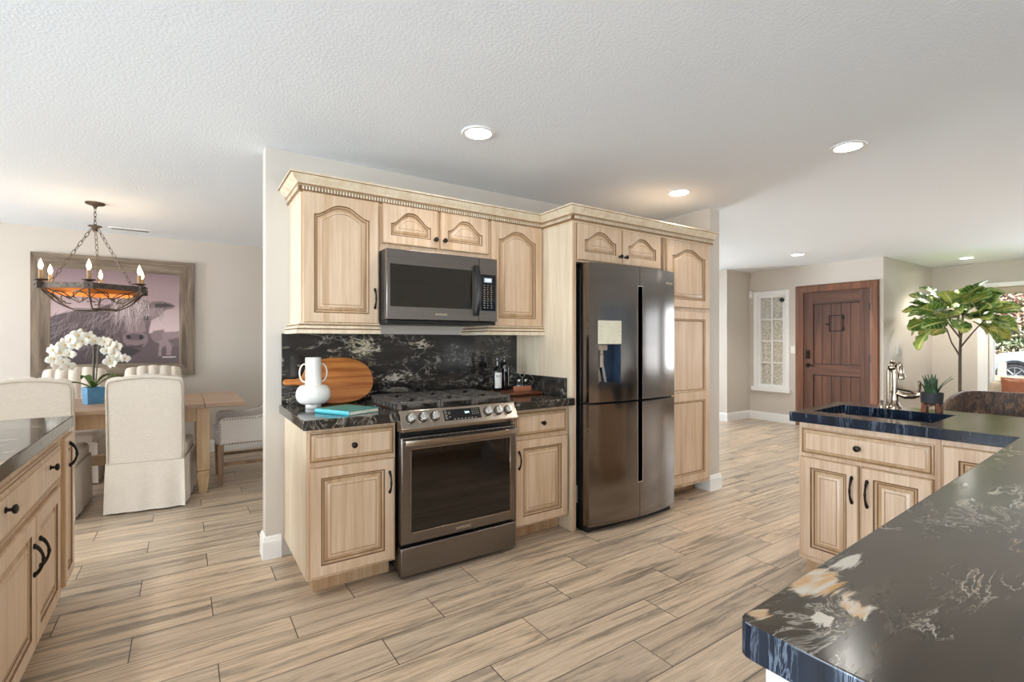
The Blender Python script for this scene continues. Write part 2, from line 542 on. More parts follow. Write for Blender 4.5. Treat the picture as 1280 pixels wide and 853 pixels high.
# ------------------------------------------------------------------ geometry helpers
class B:
    """collects faces of one mesh; coordinates are in the parent thing's frame"""

    def __init__(s):
        s.v, s.f, s.m, s.uv = [], [], [], {}
        s.mi = 0

    def add(s, pts):
        i0 = len(s.v)
        s.v.extend([tuple(p) for p in pts])
        return list(range(i0, len(s.v)))

    def face(s, idx, mi=None):
        s.f.append(tuple(idx))
        s.m.append(s.mi if mi is None else mi)

    def poly(s, pts, mi=None):
        s.face(s.add(pts), mi)
        return s

    def box(s, x0, x1, y0, y1, z0, z1, mi=None):
        if x0 > x1: x0, x1 = x1, x0
        if y0 > y1: y0, y1 = y1, y0
        if z0 > z1: z0, z1 = z1, z0
        i = s.add([(x0, y0, z0), (x1, y0, z0), (x1, y1, z0), (x0, y1, z0), (x0, y0, z1), (x1, y0, z1), (x1, y1, z1), (x0, y1, z1)])
        for q in ((0, 3, 2, 1), (4, 5, 6, 7), (0, 1, 5, 4), (1, 2, 6, 5), (2, 3, 7, 6), (3, 0, 4, 7)):
            s.face([i[k] for k in q], mi)
        return s

    def loft(s, loops, closed=True, cap0=False, cap1=False, mats=None):
        ids = [s.add(l) for l in loops]
        n = len(loops[0])
        for k in range(len(ids) - 1):
            a, b = ids[k], ids[k + 1]
            mi = mats[k] if mats else None
            for j in range(n if closed else n - 1):
                j2 = (j + 1) % n
                s.face((a[j], a[j2], b[j2], b[j]), mi)
        if cap0: s.face(ids[0][::-1], mats[0] if mats else None)
        if cap1: s.face(ids[-1], mats[-1] if mats else None)
        return ids

    def prism(s, pts, vec, mi=None):
        vec = Vector(vec)
        s.loft([pts, [tuple(Vector(p) + vec) for p in pts]], True, True, True, [s.mi if mi is None else mi] * 2)
        return s

    def tube(s, pts, r, seg=8, closed=False, caps=True, mi=None):
        pts = [Vector(p) for p in pts]
        n = len(pts)
        rs = r if isinstance(r, (list, tuple)) else [r] * n
        tang = []
        for i in range(n):
            if closed:
                d = pts[(i + 1) % n] - pts[i - 1]
            else:
                d = pts[min(i + 1, n - 1)] - pts[max(i - 1, 0)]
            tang.append(d.normalized() if d.length > 1e-9 else Vector((0, 0, 1)))
        up = Vector((0, 0, 1)) if abs(tang[0].z) < 0.9 else Vector((1, 0, 0))
        nrm = tang[0].cross(up).normalized()
        loops = []
        for i in range(n):
            tv = tang[i]
            nrm = (nrm - tv * nrm.dot(tv))
            nrm = nrm.normalized() if nrm.length > 1e-6 else tv.orthogonal().normalized()
            bn = tv.cross(nrm)
            loops.append([tuple(pts[i] + (nrm * cos(2 * pi * k / seg) + bn * sin(2 * pi * k / seg)) * rs[i]) for k in range(seg)])
        if closed:
            loops.append(loops[0])
        old = s.mi
        if mi is not None: s.mi = mi
        s.loft(loops, True, caps and not closed, caps and not closed)
        s.mi = old
        return s

    def lathe(s, prof, c=(0, 0, 0), seg=24, axis='z', mats=None):
        loops = []
        for r, h in prof:
            lp = []
            for k in range(seg):
                a = 2 * pi * k / seg
                p = (r * cos(a), r * sin(a), h)
                if axis == 'y': p = (p[0], h, p[1])
                if axis == 'x': p = (h, p[0], p[1])
                lp.append((p[0] + c[0], p[1] + c[1], p[2] + c[2]))
            loops.append(lp)
        s.loft(loops, True, prof[0][0] > 1e-6, prof[-1][0] > 1e-6, mats)
        return s

    def sphere(s, c, r, seg=12, rings=8, mi=None):
        rr = r if isinstance(r, (tuple, list)) else (r, r, r)
        old = s.mi
        if mi is not None: s.mi = mi
        loops = []
        for i in range(rings + 1):
            th = pi * i / rings
            q = max(sin(th), 1e-4)
            loops.append([(c[0] + rr[0] * q * cos(2 * pi * k / seg), c[1] + rr[1] * q * sin(2 * pi * k / seg), c[2] + rr[2] * cos(th)) for k in range(seg)])
        s.loft(loops)
        s.mi = old
        return s

    def xf(s, M, start=0):
        for i in range(start, len(s.v)):
            s.v[i] = tuple(M @ Vector(s.v[i]))
        return s

    def build(s, name, mats, parent=None, bevel=0.0, seg=2, smooth=35, loc=None, angle=None):
        """link as ONE mesh object. loc: origin of a top-level object whose coordinates are world ones"""
        me = bpy.data.meshes.new(name)
        vv = s.v
        if loc is not None:
            vv = [(p[0] - loc[0], p[1] - loc[1], p[2] - loc[2]) for p in vv]
        me.from_pydata(vv, [], s.f)
        bm = bmesh.new()
        bm.from_mesh(me)
        bmesh.ops.remove_doubles(bm, verts=bm.verts, dist=1e-5)
        bmesh.ops.recalc_face_normals(bm, faces=bm.faces)
        bm.to_mesh(me)
        same = len(bm.faces) == len(s.m)
        bm.free()
        if not isinstance(mats, (list, tuple)): mats = [mats]
        for m in mats: me.materials.append(MAT[m])
        if same:
            me.polygons.foreach_set('material_index', s.m)
        elif len(mats) > 1:
            print('MATERIAL INDEX LOST', name, len(me.polygons), len(s.m))
        if smooth:
            me.polygons.foreach_set('use_smooth', [True] * len(me.polygons))
            me.set_sharp_from_angle(angle=radians(smooth))
        o = bpy.data.objects.new(name, me)
        COL.objects.link(o)
        if parent is not None: o.parent = parent
        if loc is not None: o.location = loc
        if bevel:
            md = o.modifiers.new('bevel', 'BEVEL')
            md.width = bevel
            md.segments = seg
            md.limit_method = 'ANGLE'
            md.angle_limit = radians(40)
            md.harden_normals = False
        return o


def tag(o, label=None, cat=None, group=None, kind=None):
    if label: o['label'] = label
    if cat: o['category'] = cat
    if group: o['group'] = group
    if kind: o['kind'] = kind
    return o


def thing(name, loc, label, cat, group=None, rz=0.0):
    o = bpy.data.objects.new(name, None)
    o.empty_display_size = 0.1
    COL.objects.link(o)
    o.location = loc
    o.rotation_euler = (0, 0, rz)
    return tag(o, label, cat, group)


def copy_tree(o, parent=None):
    c = o.copy()
    COL.objects.link(c)
    if parent is not None: c.parent = parent
    for ch in list(o.children):
        copy_tree(ch, c)
    return c


def struct(b, name, mats, parent=None, **kw):
    o = b.build(name, mats, parent, **kw)
    if parent is None: o['kind'] = 'structure'
    return o


def text(body, size, M, mat, name, parent, depth=0.0006):
    """raised lettering as one mesh; M places the text's x/y plane"""
    cu = bpy.data.curves.new(name, 'FONT')
    cu.body = body
    cu.size = size
    cu.align_x = 'CENTER'
    cu.align_y = 'CENTER'
    cu.extrude = depth
    tmp = bpy.data.objects.new('tmp', cu)
    COL.objects.link(tmp)
    dg = bpy.context.evaluated_depsgraph_get()
    me = bpy.data.meshes.new_from_object(tmp.evaluated_get(dg))
    bpy.data.objects.remove(tmp)
    me.transform(M)
    me.materials.clear()
    me.materials.append(MAT[mat])
    o = bpy.data.objects.new(name, me)
    COL.objects.link(o)
    o.parent = parent
    return o


def face_front(x, y, z, tilt=0.0):
    """matrix that stands lettering up facing -Y (tilt leans its top back)"""
    return Matrix.Translation((x, y, z)) @ Matrix.Rotation(pi / 2 - tilt, 4, 'X')


def arc(c, r, a0, a1, n, plane='xz'):
    out = []
    for i in range(n + 1):
        a = a0 + (a1 - a0) * i / n
        p, q = r * cos(a), r * sin(a)
        if plane == 'xz': out.append((c[0] + p, c[1], c[2] + q))
        if plane == 'xy': out.append((c[0] + p, c[1] + q, c[2]))
        if plane == 'yz': out.append((c[0], c[1] + p, c[2] + q))
    return out


# ------------------------------------------------------------------ the room
b = B(); b.box(-4.1, 10.0, -3.6, 6.95, -0.12, 0.0); struct(b, 'floor', 'plank_floor', smooth=0)
b = B(); b.box(-4.1, 10.0, -3.6, 6.95, CEIL, CEIL + 0.15); struct(b, 'ceiling', 'ceiling_paint', smooth=0)


def wall_with_holes(name, axis, c0, c1, a0, a1, holes, mat='wall_paint'):
    """wall slab between c0..c1 across `axis`, running a0..a1; holes = (lo, hi, z0, z1) cut right through"""
    b = B()

    def seg(lo, hi, z0, z1):
        if hi - lo < 1e-4 or z1 - z0 < 1e-4: return
        if axis == 'x': b.box(c0, c1, lo, hi, z0, z1)
        else: b.box(lo, hi, c0, c1, z0, z1)
    cur = a0
    for lo, hi, z0, z1 in sorted(holes):
        seg(cur, lo, 0, CEIL)
        seg(lo, hi, 0, z0)
        seg(lo, hi, z1, CEIL)
        cur = hi
    seg(cur, a1, 0, CEIL)
    return struct(b, name, mat, smooth=0)


WX = 7.93          # entry door wall
WR = 9.80          # living-room window wall
wall_with_holes('wall_kitchen', 'y', 3.24, 3.36, 0.405, 3.93, [])
b = B(); b.box(3.79, 3.93, 2.58, 3.24, 0, CEIL); struct(b, 'wall_wing', 'wall_paint', smooth=0)
wall_with_holes('wall_dining', 'y', 6.75, 6.95, -4.0, 7.30, [(4.8, 6.4, 0.0, 2.1)])
wall_with_holes('wall_left', 'x', -4.1, -4.0, -3.5, 6.75, [(-1.2, 2.4, 0.15, 2.2), (4.3, 6.1, 0.5, 2.1)])
wall_with_holes('wall_back', 'y', -3.6, -3.5, -4.0, 9.8, [(-3.2, 1.0, 0.08, 2.2), (4.8, 8.6, 0.08, 2.2)])  # second hole is added to let sun onto the living room floor
wall_with_holes('wall_right', 'x', WR, WR + 0.16, -3.5, 2.74, [(-3.2, -1.0, 0.55, 2.07), (-0.25, 2.09, 0.55, 2.07)])
wall_with_holes('wall_porch', 'y', 2.74, 2.90, WX + 0.16, WR + 0.16, [])
DY0, DY1, DZ = 2.885, 3.785, 2.045      # entry door opening
wall_with_holes('wall_entry', 'x', WX, WX + 0.16, 2.74, 4.65, [(DY0, DY1, 0.0, DZ), (4.05, 4.50, 0.55, 2.05)])
b = B(); b.box(7.29, 8.09, 4.65, 6.95, 0, CEIL); struct(b, 'wall_hall', 'wall_paint', smooth=0)


def baseboard(name, pts, h=0.135, th=0.016):
    """profiled skirting along a polyline, room on its right-hand side"""
    b = B()
    prof = [(0, 0), (th, 0), (th, h - 0.03), (th * 0.75, h - 0.022), (th * 0.65, h - 0.008), (th * 0.3, h), (0, h)]
    n = len(pts)
    loops = []
    for i, p in enumerate(pts):
        p = Vector((p[0], p[1], 0))
        d0 = (p - Vector((*pts[i - 1], 0))).normalized() if i else None
        d1 = (Vector((*pts[i + 1], 0)) - p).normalized() if i < n - 1 else None
        n0 = Vector((d0.y, -d0.x, 0)) if d0 else None
        n1 = Vector((d1.y, -d1.x, 0)) if d1 else None
        if n0 and n1:
            m = (n0 + n1); m = m / (1 + n0.dot(n1))
        else:
            m = n0 or n1
        loops.append([tuple(p + m * a + Vector((0, 0, z))) for a, z in prof])
    b.loft(loops, True, True, True)
    struct(b, name, 'trim_white', smooth=20)


baseboard('baseboard_kitchen', [(2.0, 3.36), (0.405, 3.36), (0.405, 3.24), (0.49, 3.24)][::-1][::-1])
baseboard('baseboard_wing', [(3.70, 2.72), (3.79, 2.72), (3.79, 2.58), (3.93, 2.58), (3.93, 3.36), (2.0, 3.36)][1:])
baseboard('baseboard_hall', [(7.29, 6.75), (7.29, 4.65), (WX, 4.65), (WX, DY1 + 0.10)])
baseboard('baseboard_entry', [(WX, DY0 - 0.10), (WX, 2.74), (WR, 2.74), (WR, -3.5)])
baseboard('baseboard_dining', [(-4.0, 6.75), (4.8, 6.75)])

# glazed openings behind the camera (seen only in reflections)


def glazing(name, axis, c, lo, hi, z0, z1, nx, nz, fw=0.06, depth=0.08, bar=0.035):
    """white window: frame, muntins, glass"""
    b = B()

    def bx(l0, l1, q0, q1, d=depth):
        if axis == 'x': b.box(c - d / 2, c + d / 2, l0, l1, q0, q1)
        else: b.box(l0, l1, c - d / 2, c + d / 2, q0, q1)
    bx(lo, lo + fw, z0, z1); bx(hi - fw, hi, z0, z1)
    bx(lo + fw, hi - fw, z0, z0 + fw); bx(lo + fw, hi - fw, z1 - fw, z1)
    for i in range(1, nx):
        m = lo + fw + (hi - lo - 2 * fw) * i / nx
        bx(m - bar / 2, m + bar / 2, z0 + fw, z1 - fw, depth * 0.6)
    for i in range(1, nz):
        m = z0 + fw + (z1 - z0 - 2 * fw) * i / nz
        bx(lo + fw, hi - fw, m - bar / 2, m + bar / 2, depth * 0.55)
    return b


def window(name, axis, c, lo, hi, z0, z1, nx, nz, glass='window_glass', **kw):
    fr = glazing(name, axis, c, lo, hi, z0, z1, nx, nz, **kw)
    o = struct(fr, name, 'trim_white', smooth=0)
    g = B()
    if axis == 'x': g.box(c - 0.004, c + 0.004, lo + 0.04, hi - 0.04, z0 + 0.04, z1 - 0.04)
    else: g.box(lo + 0.04, hi - 0.04, c - 0.004, c + 0.004, z0 + 0.04, z1 - 0.04)
    struct(g, 'pane', glass, o, smooth=0)
    return o


window('window_3', 'y', -3.55, -3.2, 1.0, 0.08, 2.2, 2, 1)
window('window_4', 'x', WR + 0.08, -3.2, -1.0, 0.55, 2.07, 2, 1)
window('added_window_8', 'y', -3.55, 4.8, 8.6, 0.08, 2.2, 2, 1)  # added unseen window, its sun patch bounces light to the ceiling
window('window_5', 'x', -4.05, -1.2, 2.4, 0.15, 2.2, 2, 1)
window('window_6', 'x', -4.05, 4.3, 6.1, 0.5, 2.1, 2, 1)
window('window_7', 'y', 6.85, 4.8, 6.4, 0.0, 2.1, 2, 1)

# sidelight by the entry door
w1 = window('window_1', 'x', WX + 0.05, 4.05, 4.50, 0.55, 2.05, 2, 4, 'pebbled_glass', fw=0.045, depth=0.10, bar=0.028)
b = B()
b.box(WX - 0.018, WX, 3.985, 4.05, 0.50, 2.115); b.box(WX - 0.018, WX, 4.50, 4.565, 0.50, 2.115); b.box(WX - 0.018, WX, 4.05, 4.50, 2.05, 2.115)
struct(b, 'window_casing', 'trim_white', w1, bevel=0.004)
b = B(); b.box(WX - 0.055, WX + 0.02, 3.96, 4.59, 0.48, 0.55); struct(b, 'window_sill', 'trim_white', w1, bevel=0.006)
b = B(); b.lathe([(0.0001, 0), (0.034, 0), (0.034, -0.02), (0.026, -0.03), (0.0001, -0.032)], (WX + 0.005, 4.10, 1.955), 16, 'x')
tag(b.build('window_sensor', 'black_plastic', loc=(WX + 0.005, 4.10, 1.955)), 'small round black sensor on the top right pane of the sidelight', 'sensor')

# living-room window
w2 = window('window_2', 'x', WR + 0.08, -0.25, 2.09, 0.55, 2.07, 2, 1, fw=0.05)
b = B()
b.box(WR - 0.02, WR, 2.09, 2.205, 0.45, 2.07); b.box(WR - 0.02, WR, -0.36, -0.25, 0.45, 2.07)
struct(b, 'window_casing', 'trim_white', w2, bevel=0.004)
b = B(); b.box(WR - 0.09, WR + 0.03, -0.36, 2.2, 0.44, 0.55); struct(b, 'window_sill', 'trim_white', w2, bevel=0.006)
val = thing('window_blind', (WR - 0.05, 0.92, 2.0), 'rolled up beige blind under a white valance above the living room window', 'blind')
b = B(); b.box(-0.05, 0.05, -1.30, 1.34, 0.075, 0.14); b.build('valance', 'trim_white', val, bevel=0.006)
b = B(); b.box(-0.015, 0.03, -1.17, 1.16, -0.02, 0.075); b.build('shade', 'sofa_fabric', val, bevel=0.01)

# entry door
d1 = B()
d1.box(WX + 0.03, WX + 0.075, DY0 + 0.004, DY1 - 0.004, 0.005, DZ - 0.004)
door = struct(d1, 'door_1', 'entry_wood', smooth=0)
st = 0.135
b = B()
for lo, hi in ((DY0 + .004, DY0 + .004 + st), (DY1 - .004 - st, DY1 - .004)):
    b.box(WX + 0.012, WX + 0.03, lo, hi, 0.005, DZ - 0.004)
struct(b, 'stile', 'entry_wood', door, bevel=0.003)
b = B()
for z0, z1 in ((0.005, 0.23), (0.79, 0.95), (1.86, DZ - 0.004)):
    b.box(WX + 0.0125, WX + 0.03, DY0 + st, DY1 - st, z0, z1)
struct(b, 'rail', 'entry_wood_cross', door, bevel=0.003)
b = B()
for k in range(1, 5):
    yy = DY0 + st + (DY1 - DY0 - 2 * st) * k / 5
    for z0, z1 in ((0.23, 0.79), (0.95, 1.86)):
        b.box(WX + 0.027, WX + 0.0305, yy - 0.004, yy + 0.004, z0, z1)
for z0, z1 in ((0.23, 0.79), (0.95, 1.86)):
    y0_, y1_ = DY0 + st, DY1 - st
    b.box(WX + .0262, WX + .0302, y0_, y0_ + .012, z0, z1); b.box(WX + .0262, WX + .0302, y1_ - .012, y1_, z0, z1)
    b.box(WX + .0262, WX + .0302, y0_, y1_, z0, z0 + .012); b.box(WX + .0262, WX + .0302, y0_, y1_, z1 - .012, z1)
struct(b, 'plank_groove', 'entry_groove', door, smooth=0)
# speakeasy hatch
b = B()
hy0, hy1, hz0, hz1 = 3.24, 3.43, 1.44, 1.68
for a in ((hy0, hy1, hz0, hz0 + .012), (hy0, hy1, hz1 - .012, hz1), (hy0, hy0 + .012, hz0, hz1), (hy1 - .012, hy1, hz0, hz1)):
    b.box(WX + 0.020, WX + 0.0295, *a)
b.box(WX + .016, WX + .028, hy0 - .01, hy0 + .018, 1.62, 1.66); b.box(WX + .016, WX + .028, hy0 - .01, hy0 + .018, 1.46, 1.50)
struct(b, 'hatch_frame', 'dark_bronze', door)
b = B(); b.tube([(WX + .018, hy1 + .04, 1.55), (WX + .008, hy1 + .015, 1.55), (WX + .018, hy1 - .012, 1.55)], .010, 8); struct(b, 'hatch_latch', 'dark_bronze', door)
b = B(); b.box(WX - .008, WX + .012, 3.69, 3.745, 1.03, 1.16); b.lathe([(.024, 0), (.02, -.014), (.0001, -.016)], (WX - .008, 3.717, 1.10), 14, 'x')
struct(b, 'deadbolt', 'dark_bronze', door, bevel=0.006)
b = B(); b.lathe([(.034, .012), (.034, .002), (.018, -.004), (.012, -.03), (.012, -.05)], (WX, 3.717, .93), 16, 'x')
b.tube([(WX - .045, 3.717, .93), (WX - .05, 3.66, .932), (WX - .046, 3.60, .924)], [.011, .010, .007], 8)
struct(b, 'door_handle', 'dark_bronze', door)
for zz in (0.32, 1.06, 1.78):
    b = B(); b.box(WX + .000, WX + .0125, DY0 - .012, DY0 + .02, zz - .05, zz + .05); b.tube([(WX - .002, DY0 + .003, zz - .055), (WX - .002, DY0 + .003, zz + .055)], .008, 8)
    struct(b, 'hinge', 'dark_bronze', door)
b = B()
cw = 0.085
def trim_loop(e):
    return [(DY0 - e, 0), (DY0 - e, DZ + e), (DY1 + e, DZ + e), (DY1 + e, 0)]
prof = [(-.005, .12), (-.005, -.008), (.01, -.014), (.06, -.024), (.085, -.030), (.10, -.022), (.10, 0.0)]
loops = [[(WX + d, y, z) for y, z in trim_loop(e)] for e, d in prof]
b.loft(loops, closed=False)
struct(b, 'door_casing', 'entry_trim', door, smooth=25)

# outside, seen through the windows
b = B(); b.box(10.0, 40, -14, 24, -0.16, -0.06); struct(b, 'driveway', 'driveway', smooth=0)
b = B(); b.box(-160, 160, -160, 160, -0.60, -0.20); struct(b, 'ground', 'patio_ground', smooth=0)

# ------------------------------------------------------------------ cabinet kit (local frame: x along the front, front face at y=0, +y into the cabinet)
NTOP = 24


def outline(x0, x1, z0, z1, inset, arch, y):
    """closed loop bl, br, then along the (arched) top from right to left"""
    a0, a1, c0, c1 = x0 + inset, x1 - inset, z0 + inset, z1 - inset
    pts = [(a0, y, c0), (a1, y, c0)]
    xc, hw = (x0 + x1) / 2, (x1 - x0) / 2
    for k in range(NTOP + 1):
        x = a1 + (a0 - a1) * k / NTOP
        tt = min(1.0, abs(x - xc) / hw)
        f = 0.0
        if arch:
            s_ = max(0.0, 1 - tt / 0.9)
            f = 0.62 * (0.5 - 0.5 * cos(pi * min(1, s_ * 1.15))) + 0.38 * sin(pi / 2 * s_)
            if tt > 0.9: f = 0.0
        pts.append((x, y, c1 + arch * f))
    return pts


def panel_face(b, fx0, fx1, fz0, fz1, ox0, ox1, oz0, oz1, y, arch=0.0, flat=False):
    """flat frame from the rectangle f to the opening o, then the moulded raised panel. material 0 paint, 1 glaze, 2 soft glaze"""
    outer = [(fx0, y, fz0), (fx1, y, fz0)] + [(fx1 + (fx0 - fx1) * k / NTOP, y, fz1) for k in range(NTOP + 1)]
    lv = [(0, 0, 0), (.003, .004, 1), (.006, .005, 1), (.014, .009, 3), (.018, .012, 1), (.034, .006, 3), (.046, .0025, 0), (.049, .0035, 2)]
    if flat:
        lv = [(0, 0, 0), (.003, .003, 1), (.013, .006, 3), (.016, .011, 1), (.019, .012, 2)]
    loops = [outer]
    mats = [0]
    for i, d, m in lv:
        loops.append(outline(ox0, ox1, oz0, oz1, i, arch, y + d))
        mats.append(m)
    loops.append(outline(ox0, ox1, oz0, oz1, lv[-1][0] + .002, arch, y + lv[-1][1] - .001))
    mats.append(0)
    mm = [0] + [l[2] for l in lv[1:]] + [0]
    b.loft(loops, True, False, True, mm + [0])


def slab_sides(b, x0, x1, z0, z1, yf, yb, lip=.006, mi=3):
    def rc(i, y): return [(x0 + i, y, z0 + i), (x1 - i, y, z0 + i), (x1 - i, y, z1 - i), (x0 + i, y, z1 - i)]
    b.loft([rc(lip, yf), rc(lip * .35, yf + .002), rc(0, yf + .006), rc(0, yb)], True, False, True, [mi, mi, mi, 0])


CAB = ['cream_wood', 'glaze', 'glaze_soft', 'cream_edge']
CABS = ['cream_wood_sink', 'glaze', 'glaze_soft', 'cream_edge']


def cab_door(parent, x0, x1, z0, z1, arch=0.0, st=.058, mats=CAB, splits=None, flat=False, th=.02, top=None):
    b = B()
    yf = -th
    l = .006
    slab_sides(b, x0, x1, z0, z1, yf, -.0005)
    if splits:
        zs = [z0 + l] + list(splits) + [z1 - l]
        for k in range(len(zs) - 1):
            lo, hi = zs[k], zs[k + 1]
            panel_face(b, x0 + l, x1 - l, lo, hi, x0 + st, x1 - st, lo + (st - l if k == 0 else st * .55), hi - (st - l if k == len(zs) - 2 else st * .55), yf, 0, flat)
    else:
        panel_face(b, x0 + l, x1 - l, z0 + l, z1 - l, x0 + st, x1 - st, z0 + st, z1 - (top if top else st) - arch, yf, arch, flat)
    return b.build('door', mats, parent, smooth=25)


def cab_drawer(parent, x0, x1, z0, z1, mats=CAB, th=.02):
    b = B()

    def rc(i, y): return [(x0 + i, y, z0 + i), (x1 - i, y, z0 + i), (x1 - i, y, z1 - i), (x0 + i, y, z1 - i)]
    b.loft([rc(0, -.0005), rc(0, -.011), rc(.004, -.0125), rc(.007, -.0125), rc(.010, -.0145), rc(.020, -.019), rc(.024, -.0195), rc(.026, -.0205), rc(.030, -.0205)],
           True, True, True, [3, 3, 2, 1, 3, 3, 2, 0, 0])
    return b.build('drawer', mats, parent, smooth=25)


def pull(parent, x, z, y=-.02, L=.105, horiz=False):
    """bow handle with swollen ends"""
    b = B()
    pts, rs = [], []
    for i in range(17):
        s = i / 16
        pts.append((x, y - .004 - .024 * sin(pi * s) ** 0.7, z - L / 2 + L * s))
        rs.append(.0046 + .0035 * abs(2 * s - 1) ** 3 + .0018 * math.exp(-((s - .5) / .07) ** 2))
    b.tube(pts, rs, 8)
    for zz in (z - L / 2, z + L / 2):
        b.sphere((x, y - .004, zz), (.008, .006, .011), 10, 6)
    return b.build('handle', 'dark_bronze', parent)


def knob(parent, x, z, y=-.0205, r=.0155):
    b = B()
    b.lathe([(.010, 0), (.010, -.003), (.0055, -.006), (.0055, -.014), (r * .85, -.018), (r, -.023), (r * .9, -.027), (r * .45, -.030), (.0001, -.0305)], (x, y, z), 18, 'y')
    return b.build('knob', 'dark_bronze', parent)


def carcass(parent, w, d, z0, z1, toe=0.0, mats=('cream_side', 'glaze_soft'), toe_in=.08, name='body', toe_x0=.0, toe_x1=.0):
    b = B()
    b.box(0, w, 0, d, z0, z1)
    o = b.build(name, 'cream_side', parent, bevel=.002)
    b = B()
    b.box(0, w, -.0008, .004, z0, z1)          # face frame
    o2 = b.build('face_frame', 'cream_wood', parent)
    if toe:
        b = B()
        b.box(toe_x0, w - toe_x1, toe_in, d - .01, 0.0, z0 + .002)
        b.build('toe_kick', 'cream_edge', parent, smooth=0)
    return o


def light_rail(parent, x0, x1, d, zt, left=True, right=False):
    """stepped moulding that wraps the bottom of a wall cabinet"""
    prof = [(0.0, .016), (.010, .014), (.012, .004), (.013, .002), (.013, -.003), (.018, -.005), (.026, -.012), (.026, -.019), (.022, -.021), (.022, -.025), (.028, -.027), (.030, -.048), (.0, -.048)]
    path = ([(x0, d)] if left else []) + [(x0, 0), (x1, 0)] + ([(x1, d)] if right else [])
    sweep_profile(parent, 'light_rail', path, [(a, zt + z) for a, z in prof], ['cream_side', 'glaze'], (2, 3, 7, 8))


def sweep_loops(path, prof):
    """profile (out, z) swept along a plan polyline; out = right-hand side of travel"""
    n = len(path)
    loops = []
    for i, p in enumerate(path):
        p = Vector((p[0], p[1], 0))
        d0 = (p - Vector((*path[i - 1], 0))).normalized() if i else None
        d1 = (Vector((*path[i + 1], 0)) - p).normalized() if i < n - 1 else None
        n0 = Vector((d0.y, -d0.x, 0)) if d0 else None
        n1 = Vector((d1.y, -d1.x, 0)) if d1 else None
        if n0 and n1: m = (n0 + n1) / (1 + n0.dot(n1))
        else: m = n0 or n1
        loops.append([tuple(p + m * a + Vector((0, 0, z))) for a, z in prof])
    return loops


def sweep_profile(parent, name, path, prof, mats, glaze_edges=()):
    b = B()
    loops = sweep_loops(path, prof)
    n = len(prof)
    ids = [b.add(l) for l in loops]
    for k in range(len(ids) - 1):
        for j in range(n):
            j2 = (j + 1) % n
            b.face((ids[k][j], ids[k][j2], ids[k + 1][j2], ids[k + 1][j]), 1 if j in glaze_edges else 0)
    b.face(ids[0], 0)
    b.face(ids[-1][::-1], 0)
    return b.build(name, mats, parent, smooth=25)


YB, YU, YT = 2.585, 2.88, 2.55       # face-frame planes: base, wall, tall cabinets
WALL = 3.24

# --- base cabinets on the range wall
c = thing('base_cabinet', (.505, YB, 0), 'cream glazed base cabinet left of the range, under the white vase', 'cabinet', 'base cabinets beside the range')
carcass(c, .455, WALL - YB, .105, .862, .1, toe_in=.10, toe_x0=.05)
d = cab_drawer(c, .010, .445, .690, .842); knob(d, .226, .764)
d = cab_door(c, .010, .447, .118, .668, st=.055); pull(d, .418, .54)

c = thing('base_cabinet', (1.735, YB, 0), 'narrow cream glazed base cabinet between the range and the fridge', 'cabinet', 'base cabinets beside the range')
carcass(c, .455, WALL - YB, .105, .862, .1, toe_in=.10, toe_x1=.0)
d = cab_drawer(c, .012, .432, .690, .842); knob(d, .222, .764)
d = cab_door(c, .012, .440, .118, .665, st=.055); pull(d, .034, .54)

# --- wall cabinets
c = thing('wall_cabinet', (.535, YU, 1.39), 'cream wall cabinet with one tall arched door left of the microwave', 'cabinet', 'wall cabinets over the range')
carcass(c, .437, WALL - YU, .0, .745)
d = cab_door(c, .008, .428, .012, .735, arch=.062, st=.056); pull(d, .404, .16)
light_rail(c, 0, .437, WALL - YU, .0)
c = thing('wall_cabinet', (.974, YU, 1.842), 'low cream wall cabinet with two small arched doors above the microwave', 'cabinet', 'wall cabinets over the range')
carcass(c, .762, WALL - YU, .0, .293)
d = cab_door(c, .012, .376, .045, .286, arch=.075, st=.052, top=.04); knob(d, .352, .10)
d = cab_door(c, .392, .752, .045, .286, arch=.075, st=.052, top=.04); knob(d, .416, .10)
c = thing('wall_cabinet', (1.738, YU, 1.39), 'cream wall cabinet with one arched door right of the microwave, above the oil bottles', 'cabinet', 'wall cabinets over the range')
carcass(c, .461, WALL - YU, .0, .745)
cab_door(c, .012, .440, .012, .735, arch=.062, st=.056)
light_rail(c, 0, .461, WALL - YU, .0)

# --- fridge surround: tall panel, bridge cabinet over the fridge
c = thing('fridge_surround', (2.2, YT, 0), 'tall cream end panel and two arched doors framing the fridge', 'cabinet')
b = B(); b.box(0, .022, 0, WALL - YT - .022, 0, 2.13); b.build('side_panel', 'cream_side', c, bevel=.002)
b = B(); b.box(-.003, .026, -.012, 0, 0, 2.13); b.build('stile', 'cream_wood', c, bevel=.002)
b = B(); b.box(.022, .905, 0, WALL - YT - .022, 1.845, 2.13); b.build('body', 'cream_wood', c)
d = cab_door(c, .036, .462, 1.858, 2.112, arch=.065, st=.06, top=.045); knob(d, .436, 1.912)
d = cab_door(c, .467, .893, 1.858, 2.112, arch=.065, st=.06, top=.045); knob(d, .493, 1.912)

# --- pantry
c = thing('pantry_cabinet', (3.145, YT, 0), 'tall cream pantry cabinet right of the fridge, against the wall end', 'cabinet')
carcass(c, .600, WALL - YT, .11, 2.13, .1, toe_in=.16)
d = cab_door(c, .02, .575, 1.570, 2.112, arch=.06, st=.065)
d = cab_door(c, .02, .575, .135, 1.545, st=.065, splits=[.845], flat=True)

